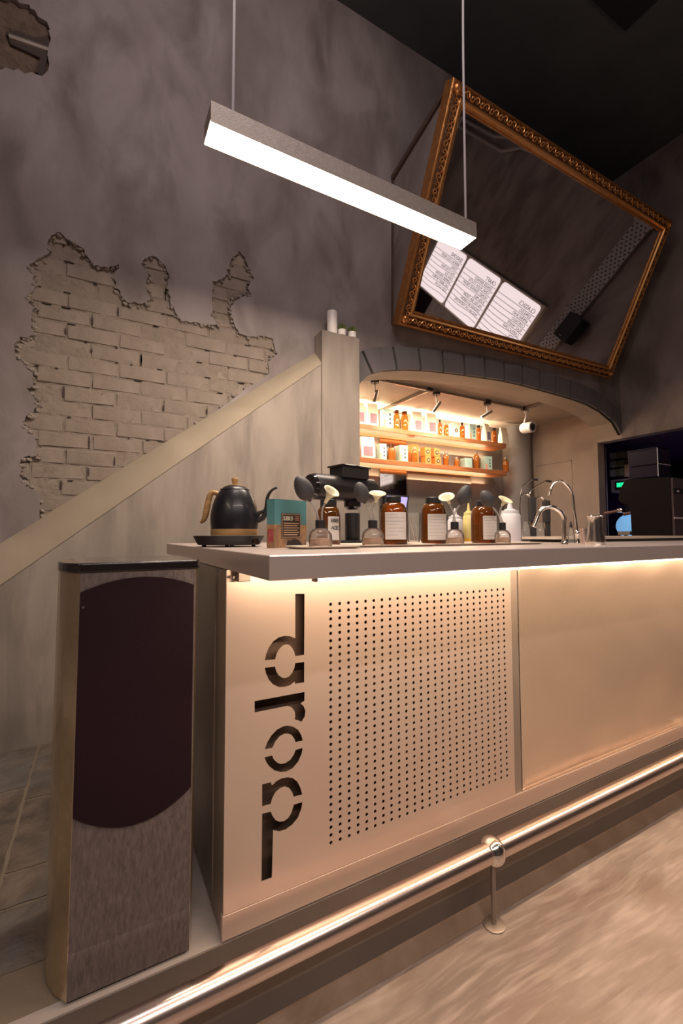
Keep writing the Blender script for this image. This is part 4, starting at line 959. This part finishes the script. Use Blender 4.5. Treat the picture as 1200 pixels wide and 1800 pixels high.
brewer('black and glass drip brewer left of the thick chrome tap', 927, 1.62, 876)
brewer('black and glass drip brewer partly behind the thick chrome tap', 952, 1.72, 882)
# steam wand like chrome tubes rising above them
for px_, pts, lb_ in ((920, ((918, 862), (926, 852), (938, 844)), 'short chrome tube angled up beside the niche corner, left one'), (940, ((932, 872), (940, 860), (962, 847)), 'longer curved chrome tube angled up beside the niche corner, right one')):
    t = thing('chrome_tube', lb_, 'tube', (*place(px_, 1.85)[:2], ZT), CR, 'chrome tubes by the niche corner'); u = 1.85 / ray(px_, 941).y; by = 941 + .038 / u
    obj('tube_arm', tube(B(), [(0, 0, 0)] + [((p[0] - px_) * u, 0, (by - p[1]) * u) for p in ((px_ - 6, 900),) + pts], 1.3 * u, 8, smooth_pts=4), 'chrome', t, smooth=True)
    obj('tube_tip', tube(B(), [((pts[-1][0] - px_) * u, 0, (by - pts[-1][1]) * u), ((pts[-1][0] - px_ + 9) * u, 0, (by - pts[-1][1] - 1) * u)], 1.9 * u, 8), 'black', t, smooth=True)
# espresso machine: profile in the YZ plane
XM = 3.95
mc = thing('espresso_machine', 'large black espresso machine at the right end of the worktop', 'espresso machine', (XM, 1.79, ZT))
H0 = .48
prof_m = [(0.0, .012), (.34, .012), (.355, .26), (.40, .33), (.405, .39), (.35, H0 + .03), (.30, H0 + .02), (.02, H0), (.0, H0)]
prof_m = [(0, .012), (.30, .012), (.303, .23), (.325, .285), (.375, .30), (.40, .335), (.385, .42), (.335, .50), (.30, .503), (.0, .487)]
obj('side_panel', prismX(B(), prof_m, -.012, .0), 'machine_black', mc, bevel=.003)
obj('body', prismX(B(), [(p[0] * .97 + .004, p[1] * .99 + .001) for p in prof_m], .0, .62), 'machine_black', mc)
obj('side_panel', prismX(B(), prof_m, .62, .632), 'machine_black', mc, bevel=.003)
obj('back_panel', bx(.0, .62, -.014, .004, .02, .48), 'machine_trim', mc, bevel=.003)
obj('black_band', bx(-.004, .62, -.018, -.012, .355, .395), 'black', mc)
obj('trim_line', bx(-.002, .62, -.019, -.012, .155, .168), 'pale', mc)
obj('maker_mark', bx(.05, .085, -.0195, -.018, .368, .382), 'pale', mc, bevel=.002)
for p in ((.05, .05), (.05, .28), (.55, .05), (.55, .28)): obj('foot', lathe(B(), [(.02, 0), (.016, .014)], 14, (p[0], min(p[1], .26), 0)), 'black', mc)
for x_ in (.06, .36):
    ph = obj('portafilter', lathe(B(), [(.033, -.02), (.035, .0), (.033, .012)], 20, (x_, .42, .245)), 'chrome', mc, smooth=True)
    obj('portafilter_handle', tube(B(), [(x_, .45, .24), (x_, .56, .222)], [.012, .016], 12), 'brown_handle', ph, smooth=True)
obj('drip_tray', bx(.02, .6, .33, .43, .03, .06), 'steel_dull', mc)
cr_ = thing('storage_crate', 'dark glossy two-tier storage box on top of the espresso machine', 'box', (XM + .03, 1.89, ZT + .505))
c1 = atX(1160, 790, XM + .03)
obj('lower_box', bx(0, .20, 0, .23, 0, .10), 'crate', cr_, bevel=.005); obj('upper_box', bx(0, .20, 0, .23, .104, .235), 'crate', cr_, bevel=.005)
for z_ in (.102, .236): obj('bright_edge', bx(.0, .20, -.003, .0, z_, z_ + .005), 'pale', cr_)
obj('corner_edge', bx(-.003, .002, -.003, .003, 0, .24), 'lilac', cr_)
obj('lid', bx(-.003, .203, -.003, .233, .235, .243), 'crate', cr_)
# things seen through the doorway
def bk(px, py, x=5.7): return atX(px, py, x)
uB = (bk(1100, 900) - bk(1100, 901)).z; 
bc_ = thing('back_room_counter', 'pale counter in the dark room beyond the doorway', 'counter', (5.45, 2.9, PLAT))
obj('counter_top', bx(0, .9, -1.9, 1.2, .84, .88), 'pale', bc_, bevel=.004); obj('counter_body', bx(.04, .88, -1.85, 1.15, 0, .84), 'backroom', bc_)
def backbox(name, label, cat, x0, y0, x1, y1, m, dpt=.25, grp=None, x=5.7, parts=None):
    a = bk(x0, y1, x); b = bk(x1, y0, x); t = thing(name, label, cat, (x, 0, a.z), 0, grp)
    ya, yb = min(a.y, b.y), max(a.y, b.y); t.location = (x, (ya + yb) / 2, a.z); h = b.z - a.z if b.z > a.z else abs(b.z - a.z); w_ = (yb - ya) / 2
    obj('carton_body', bx(0, dpt, -w_, w_, 0, h), m, t, bevel=.003); return t, w_, h
for i, (y0, y1, lbb) in enumerate(((823, 838, 'bottom white and olive carton on the white cabinet'), (808, 822.5, 'middle white and olive carton of the stack in the doorway'), (793.5, 807.5, 'top white and olive carton of the stack in the doorway'))):
    t, w_, h = backbox('carton', lbb, 'box', 1072, y0, 1095, y1, 'olive', grp='cartons stacked in the back room')
    obj('white_side', bx(-.004, 0, w_ * .2, w_, 0, h), 'lilac', t)
t, w_, h = backbox('kraft_box', 'small kraft box beside the carton stack in the doorway', 'box', 1097, 816, 1105, 838, 'kraft_light')
t, w_, h = backbox('wall_cabinet', 'pale wall cabinet with a green glowing display in the doorway', 'cabinet', 1074, 838, 1130, 866, 'pale', .3)
obj('display_surround', bx(-.006, 0, w_ - .20, w_ - .05, h * .18, h * .85), 'dark_brown', t)
obj('green_display', bx(-.010, -.006, w_ - .165, w_ - .075, h * .38, h * .72), 'green_glow', t)
obj('support_rail', bx(.25, .3, -w_ * .9, w_ * .9, -.5, 0), 'backroom', t)
pc = bk(1066, 860, 5.4); pz = thing('white_pole', 'slender white pole standing in the dark doorway', 'pole', (5.40, pc.y, PLAT))
obj('pole_shaft', lathe(B(), [(.007, 0), (.007, 2.02)], 10), 'pale', pz, smooth=True); obj('pole_foot', lathe(B(), [(.05, 0), (.05, .01)], 16), 'black', pz)
gp = bk(1086, 908, 5.45)
gl = thing('globe_lamp', 'softly glowing pale blue globe lamp in the doorway', 'lamp', (5.74, gp.y, PLAT + .88))
gr_ = .17
obj('globe', lathe(B(), [(max(.01, gr_ * math.sin(PI * k / 16)), .02 + gr_ * .92 - gr_ * .92 * math.cos(PI * k / 16)) for k in range(0, 17)], 32), 'globe_glow', gl, smooth=True)
obj('globe_foot', lathe(B(), [(.08, 0), (.07, .03)], 20), 'white', gl)
pg = bk(1072, 875, 6.6)
pn_ = thing('neon_strip', 'purple light strip on the far wall of the back room', 'light strip', (8.085, 3.2, 1.50))
obj('neon_tube', bx(-.02, 0, -.5, .9, 0, .22), 'purple_glow', pn_)
pp = thing('leafy_sprig', 'green leafy sprig in a small pot beside the globe lamp', 'plant', (5.49, bk(1100, 930, 5.50).y, PLAT + .88))
obj('pot', lathe(B(), [(.03, 0), (.04, .05)], 16), 'dark_brown', pp)
lf = B()
for k in range(16):
    a = k * 2.4; r1 = random.uniform(.03, .06); p0 = Vector((0, 0, .05)); p1 = Vector((r1 * math.cos(a), r1 * math.sin(a), .05 + random.uniform(.02, .07))); s_ = Vector((-math.sin(a), math.cos(a), 0)) * .012; md = p0.lerp(p1, .6) + Vector((0, 0, .012))
    v = [lf.verts.new(p) for p in (p0, md + s_, p1, md - s_)]; lf.faces.new(v)
obj('leaves', lf, 'leaf', pp)
lc = thing('small_box', 'small dark blue box lying on the back room counter', 'box', (5.455, bk(1078, 938, 5.5).y, PLAT + .88))
obj('box_body', bx(0, .07, -.07, .07, 0, .03), 'crate', lc, bevel=.003)

# ================================================================ PILLAR TOP
mg = thing('white_cylinder', 'white ceramic cylinder on top of the pillar', 'vase', (0, 0, PT))
q = atY(583.5, 580, 2.505); mg.location = (q.x, 2.505, PT); u = 2.505 / ray(583, 941).y; hh = atY(583, 548.5, 2.505).z - PT
obj('body', lathe(B(), [(9.2 * u, 0), (9.4 * u, .004), (9.4 * u, hh - .004), (8.8 * u, hh)], 32), 'porcelain', mg, smooth=True)
obj('rim', lathe(B(), [(9.0 * u, hh - .002), (9.0 * u, hh + .001), (7.6 * u, hh + .001), (7.6 * u, hh - .002)], 32, close=False), 'porcelain', mg, smooth=True)
for px_, lb_ in ((600.5, 'small succulent in a white pot next to the white cylinder on the pillar'), (618.5, 'small succulent in a white pot at the right edge of the pillar top')):
    q = atY(px_, 588, 2.492); t = thing('potted_succulent', lb_, 'plant', (q.x, 2.492, PT), 0, 'succulents on the pillar'); u = 2.492 / ray(px_, 941).y
    obj('pot', lathe(B(), [(6 * u, 0), (7.4 * u, .003), (7.4 * u, 11 * u), (6.8 * u, 11 * u), (6.6 * u, 9 * u)], 28, close=True), 'porcelain', t, smooth=True)
    obj('soil', lathe(B(), [(6.8 * u, 10.2 * u), (6.7 * u, 10.8 * u)], 20), 'soil', t)
    lf = B()
    for ring, (nn, el, ln) in enumerate(((9, 25, 10), (9, 45, 12), (7, 65, 13), (4, 82, 12))):
        for k in range(nn):
            a = 2 * PI * k / nn + ring * .5; e = R(el + random.uniform(-8, 8)); d = Vector((math.cos(a) * math.cos(e), math.sin(a) * math.cos(e), math.sin(e))); p0 = Vector((0, 0, 10.5 * u))
            tube(lf, [p0, p0 + d * ln * u * .5, p0 + d * ln * u], [1.2 * u, 2.6 * u, .3 * u], 5)
    obj('leaves', lf, 'leaf', t, smooth=True)

# ================================================================ NICHE: shelves, goods, track, camera
XS0, XS1 = 1.352, 4.25
shelves = []
for z0, z1, lb_ in ((2.205, 2.250, 'upper reddish wooden shelf across the lit niche'), (1.875, 1.925, 'lower reddish wooden shelf across the lit niche')):
    s = thing('wooden_shelf', lb_, 'shelf', (0, 0, z0), 0, 'niche shelves')
    poly = [(XS0, 3.60), (XS1 - .05, 3.60), (XS1, 3.64), (XS1, YN - .04), (XS0, YN - .04)]
    obj('board', prismZ(B(), poly, 0, z1 - z0), 'shelf_wood', s, bevel=.004)
# mirrors on the niche back wall
for nm, x0, x1, z0, z1, lb_ in (('strip_mirror', 2.606, 2.957, 1.15, 2.50, 'tall narrow mirror on the niche back wall behind the shelves'), ('backsplash_mirror', 2.97, 3.92, 1.15, 1.85, 'wide grey mirror panel on the niche wall below the lower shelf')):
    m_ = thing(nm, lb_, 'mirror', ((x0 + x1) / 2, YN - .004, z0)); w_ = (x1 - x0) / 2
    obj('mirror_glass', bx(-w_, w_, -.008, .002, 0, z1 - z0), 'mirror_niche' if nm[0] == 's' and nm[1] == 't' else 'backsplash', m_)
    e = B(); box(e, -w_ - .004, -w_, -.010, .002, 0, z1 - z0); box(e, w_, w_ + .004, -.010, .002, 0, z1 - z0); obj('mirror_edge', e, 'steel_dull', m_)
def gx(px, y): return atY(px, 760, y).x
def gu(px, y): return y / ray(px, 941).y
YG = 3.69
def zpx(px, py, y): return atY(px, py, y).z
def bag(label, px0, px1, top, z, lm='mauve', grp='coffee bags on the shelves', y=YG, m='cream', tilt=0):
    xm = (px0 + px1) / 2; u = gu(xm, y); h = max(zpx(xm, top, y) - z, .05); w_ = (px1 - px0) / 2 * u * .86
    t = thing('coffee_bag', label, 'bag', (gx(xm, y), y, z), CR * .3 + R(tilt), grp)
    bm = B(); V = []
    for zz, ww, dd in ((0, .96, .034), (h * .12, 1.0, .040), (h * .55, .99, .034), (h * .85, .97, .014), (h, .97, .004)):
        V.append([bm.verts.new(p) for p in ((-w_ * ww, -dd, zz), (w_ * ww, -dd, zz), (w_ * ww, dd, zz), (-w_ * ww, dd, zz))])
    for a, b in zip(V, V[1:]):
        for k in range(4): bm.faces.new((a[k], a[(k + 1) % 4], b[(k + 1) % 4], b[k]))
    bm.faces.new(V[0][::-1]); bm.faces.new(V[-1]); obj('pouch', bm, m, t)
    obj('label_print', prism(B(), [(-w_ * .66, h * .14), (w_ * .66, h * .14), (w_ * .66, h * .55), (-w_ * .66, h * .55)], lambda p: (p[0], -.0435 + (p[1] / h) * .006, p[1]), lambda p: (p[0], -.0415 + (p[1] / h) * .006, p[1])), lm, t)
    obj('seal', bx(-w_ * .96, w_ * .96, -.005, .005, h * .955, h * 1.0), m, t)
    return t
def shelfbox(label, px0, px1, top, z, m, kind='tea', grp='mint printed boxes on the shelves', y=YG, cat='box', rz=8):
    xm = (px0 + px1) / 2; u = gu(xm, y); h = max(zpx(xm, top, y) - z, .03); w_ = (px1 - px0) / 2 * u * .84
    t = thing('printed_box', label, cat, (gx(xm, y), y, z), R(-rz), grp); d = min(w_, .045)
    obj('carton', bx(-w_, w_, -d, d, 0, h), m, t, bevel=.002)
    if kind == 'tea':
        obj('side_print', bx(-w_ - .0006, -w_ * .45, -d - .0008, -d, 0, h * .45), 'peach', t)
        for k in range(3): obj('glyph', bx(w_ * .15, w_ * .45, -d - .001, -d, h * (.66 - k * .22), h * (.78 - k * .22)), 'ink', t)
    if kind == 'round':
        obj('emblem', lathe(B(), [(min(w_, h / 2) * .55, 0), (min(w_, h / 2) * .55, .0012)], 20, (0, -d, h * .5), mtx=Matrix.Rotation(PI / 2, 3, 'X')), 'dark_brown', t)
        obj('emblem_centre', lathe(B(), [(min(w_, h / 2) * .34, 0), (min(w_, h / 2) * .34, .0018)], 6, (0, -d, h * .5), mtx=Matrix.Rotation(PI / 2, 3, 'X')), 'kraft_light', t)
    return t
def jar(label, px0, px1, top, z, cap='amber_dark', grp='amber jars on the shelves', y=YG, thin=False, m='amber_bright'):
    xm = (px0 + px1) / 2; u = gu(xm, y); h = max(zpx(xm, top, y) - z, .04); r = (px1 - px0) / 2 * u * .92
    t = thing('amber_jar', label, 'jar', (gx(xm, y), y, z), 0, grp); nk = r * (.35 if thin else .62)
    obj('glass_body', lathe(B(), bottle_prof(r, h * .9, nk, h * .08, .28), 24), m, t, smooth=True)
    obj('lid', lathe(B(), [(nk * 1.2, h * .86), (nk * 1.2, h), (nk, h * 1.01)], 20), cap, t, smooth=True)
    return t
ZU, ZD = 2.2505, 1.9255
bag('leftmost cream coffee bag on the upper shelf, half hidden by the pillar', 626, 641, 708, ZU)
bag('cream coffee bag with mauve label, just left of the upper mint box', 643, 665, 710, ZU)
shelfbox('mint box with dark print near the left of the upper shelf', 668, 691, 721, ZU, 'mint')
jar('amber jar right beside the left mint box on the upper shelf', 691, 703, 722, ZU)
jar('round amber jar second from the left on the upper shelf', 704, 718, 724, ZU)
bag('cream coffee bag with mauve label right of the two round amber jars', 721, 743, 724, ZU)
bag('cream coffee bag in the middle of the upper shelf before the slim bottle', 746, 768, 727, ZU)
jar('slim amber bottle right of the middle coffee bags, upper shelf', 769, 777, 738, ZU, 'black', thin=True)
jar('pale orange jar between the slim bottle and the cream emblem box', 779, 789, 744, ZU, 'peach')
shelfbox('cream box with a round emblem on the upper shelf', 790, 806, 745, ZU, 'cream', 'round', grp='emblem boxes on the shelves')
jar('amber bottle between the cream emblem box and the right mint box', 807, 817, 743, ZU, 'black', thin=True)
shelfbox('mint box with dark print toward the right of the upper shelf', 819, 835, 747, ZU, 'mint')
jar('dark amber bottle between the right mint box and the tilted bag', 836.5, 845, 748, ZU, 'black')
bag('slim cream bag with a slate blue label, upper shelf', 847, 861, 745, ZU, 'slate_blue', tilt=12)
jar('last amber jar toward the right end of the upper shelf', 863, 873, 753, ZU, 'black')
bag('plain cream bag at the right end of the upper shelf', 876, 892, 752, ZU, 'cream')
bag('large white bag with pink label at the left of the lower shelf', 629, 660, 768, ZD, 'mauve', m='white')
shelfbox('mint box just right of the large white bag, lower shelf', 662, 678, 781, ZD, 'mint')
jar('squat amber jar between two mint boxes on the lower shelf', 680, 694, 782, ZD)
shelfbox('mint box right of the squat amber jar, lower shelf', 696, 715, 784, ZD, 'mint')
shelfbox('tall orange box behind an amber bottle, lower shelf', 717, 734, 782, ZD, 'orange_box', 'plain', grp='orange boxes on the lower shelf', y=3.76)
jar('amber bottle in front of the tall orange box, lower shelf', 722, 733, 786, ZD, 'steel_dull', thin=True, y=3.645)
h1 = None
for i, (a, b, tp, lift, lb_) in enumerate(((741, 755, 797, 0, 'orange cube box, lower left of the block of four'), (758, 772, 798, 0, 'orange cube box, lower right of the block of four'),
                          (740, 754, 780, 1, 'orange cube box, upper left of the block of four'), (756, 770, 781, 1, 'orange cube box, upper right of the block of four'))):
    u = gu((a + b) / 2, YG); hh = 15 * u
    z_ = ZD + (hh + .0006) * lift; t = shelfbox(lb_, a, b, 0, z_, 'orange_box', 'none', grp='orange cube boxes', rz=0)
    for c in list(t.children): bpy.data.objects.remove(c)
    w_ = (b - a) / 2 * u * .95
    obj('carton', bx(-w_, w_, -.04, .04, 0, hh), 'orange_box', t, bevel=.002)
    obj('emblem', lathe(B(), [(w_ * .55, 0), (w_ * .55, .0012)], 20, (0, -.04, hh * .5), mtx=Matrix.Rotation(PI / 2, 3, 'X')), 'dark_brown', t)
    obj('emblem_centre', lathe(B(), [(w_ * .32, 0), (w_ * .32, .002)], 6, (0, -.04, hh * .5), mtx=Matrix.Rotation(PI / 2, 3, 'X')), 'kraft_light', t)
jar('amber bottle right of the orange cube boxes, lower shelf', 777, 788, 794, ZD, 'steel_dull')
jar('small low amber jar on the lower shelf beside the pale green box', 796, 807, 804, ZD, 'steel_dull')
shelfbox('low pale green box on the lower shelf', 809, 827, 806, ZD, 'mint', 'plain', grp='plain boxes on the shelves')
jar('amber bottle between the low green box and the last mint box', 830, 842, 794, ZD, 'steel_dull', thin=True)
shelfbox('last mint box with dark print on the lower shelf', 845, 862, 803, ZD, 'mint')
jar('amber bottle standing alone at the right end of the lower shelf', 881, 893, 804, ZD, 'steel_dull', thin=True, y=3.66)
# track with spots
trk = thing('lighting_track', 'dark ceiling lighting track in the niche with two side branches', 'track', (0, 3.1, 2.502))
xa_, xb_ = gx(662, 3.1) if False else atZ(660, 669, 2.49).x, atZ(915, 722, 2.49).x
obj('main_rail', bx(xa_, xb_, -.012, .012, -.012, .012), 'steel_dull', trk)
xj = atZ(748, 690, 2.49).x
obj('branch_rail', bx(xj - .012, xj + .012, .014, YN - 3.1 - .02, -.012, .012), 'steel_dull', trk); obj('branch_rail', bx(xb_ - .012, xb_ + .012, -.26, -.014, -.012, .012), 'steel_dull', trk)
for x_ in (xj, (xj + xb_) / 2 + .1, xb_): obj('connector', bx(x_ - .03, x_ + .03, -.02, .02, -.018, .014), 'black', trk, bevel=.002)
for (px_, hx0, hy0, hx1, hy1, lb_) in ((646, 663, 681, 657, 703, 'leftmost small spotlight on the niche ceiling'), (767, 774, 700, 760, 719, 'middle small spotlight on the niche ceiling'), (856, 864, 721, 845, 732, 'rightmost small spotlight on the niche ceiling')):
    q = atZ(px_ if px_ > 700 else 659, 672 if px_ < 700 else (690 if px_ < 800 else 708), 2.505); yy = 3.1
    q = atY(px_ if px_ > 700 else 659, 700, yy); u = gu(px_, yy)
    t = thing('track_spotlight', lb_, 'spotlight', (q.x, yy, 2.488), CR, 'niche spotlights'); cx = (px_ if px_ > 700 else 659)
    obj('canopy', lathe(B(), [(.035, -.022), (.035, .0)], 20), 'black', t, smooth=True)
    obj('stem', lathe(B(), [(.006, -.10), (.006, -.02)], 10), 'steel_dull', t, smooth=True)
    p0 = ((hx0 - cx) * u, 0, -.085); p1 = ((hx1 - cx) * u, .0, -.085 - (hy1 - hy0) * u)
    obj('lamp_head', tube(B(), [p0, p1], .013, 16), 'steel_dull', t, smooth=True)
    d = (Vector(p1) - Vector(p0)).normalized(); obj('lens', tube(B(), [p1, tuple(Vector(p1) + d * .002)], .011, 12), 'bulb_white', t)
cc = thing('security_camera', 'white security camera hanging from the niche ceiling', 'camera', (0, 3.12, 2.52)); q = atY(925, 722, 3.12); cc.location = (q.x, 3.12, 2.52); cc.rotation_euler = (0, 0, CR)
u = gu(925, 3.12)
obj('mount', lathe(B(), [(.025, -.05), (.028, 0)], 20), 'white', cc, smooth=True)
obj('arm', tube(B(), [(0, 0, -.04), (-.01, 0, -.10), (-5 * u, 0, -.17)], .010, 12), 'white', cc, smooth=True)
obj('camera_body', tube(B(), [(-6 * u, .035, -35.5 * u), (-4.5 * u, .02, -35.6 * u), (5 * u, -.075, -37 * u)], [8 * u, 9.5 * u, 9.5 * u], 28), 'white', cc, smooth=True)
dd = (Vector((5 * u, -.075, -37 * u)) - Vector((-4.5 * u, .02, -35.6 * u))).normalized(); e0 = Vector((5 * u, -.075, -37 * u))
obj('lens_ring', tube(B(), [tuple(e0), tuple(e0 + dd * .004)], 6.5 * u, 24), 'black', cc, smooth=True)
obj('lens_glass', tube(B(), [tuple(e0 + dd * .004), tuple(e0 + dd * .006)], 3.2 * u, 20), 'gloss_black', cc, smooth=True)
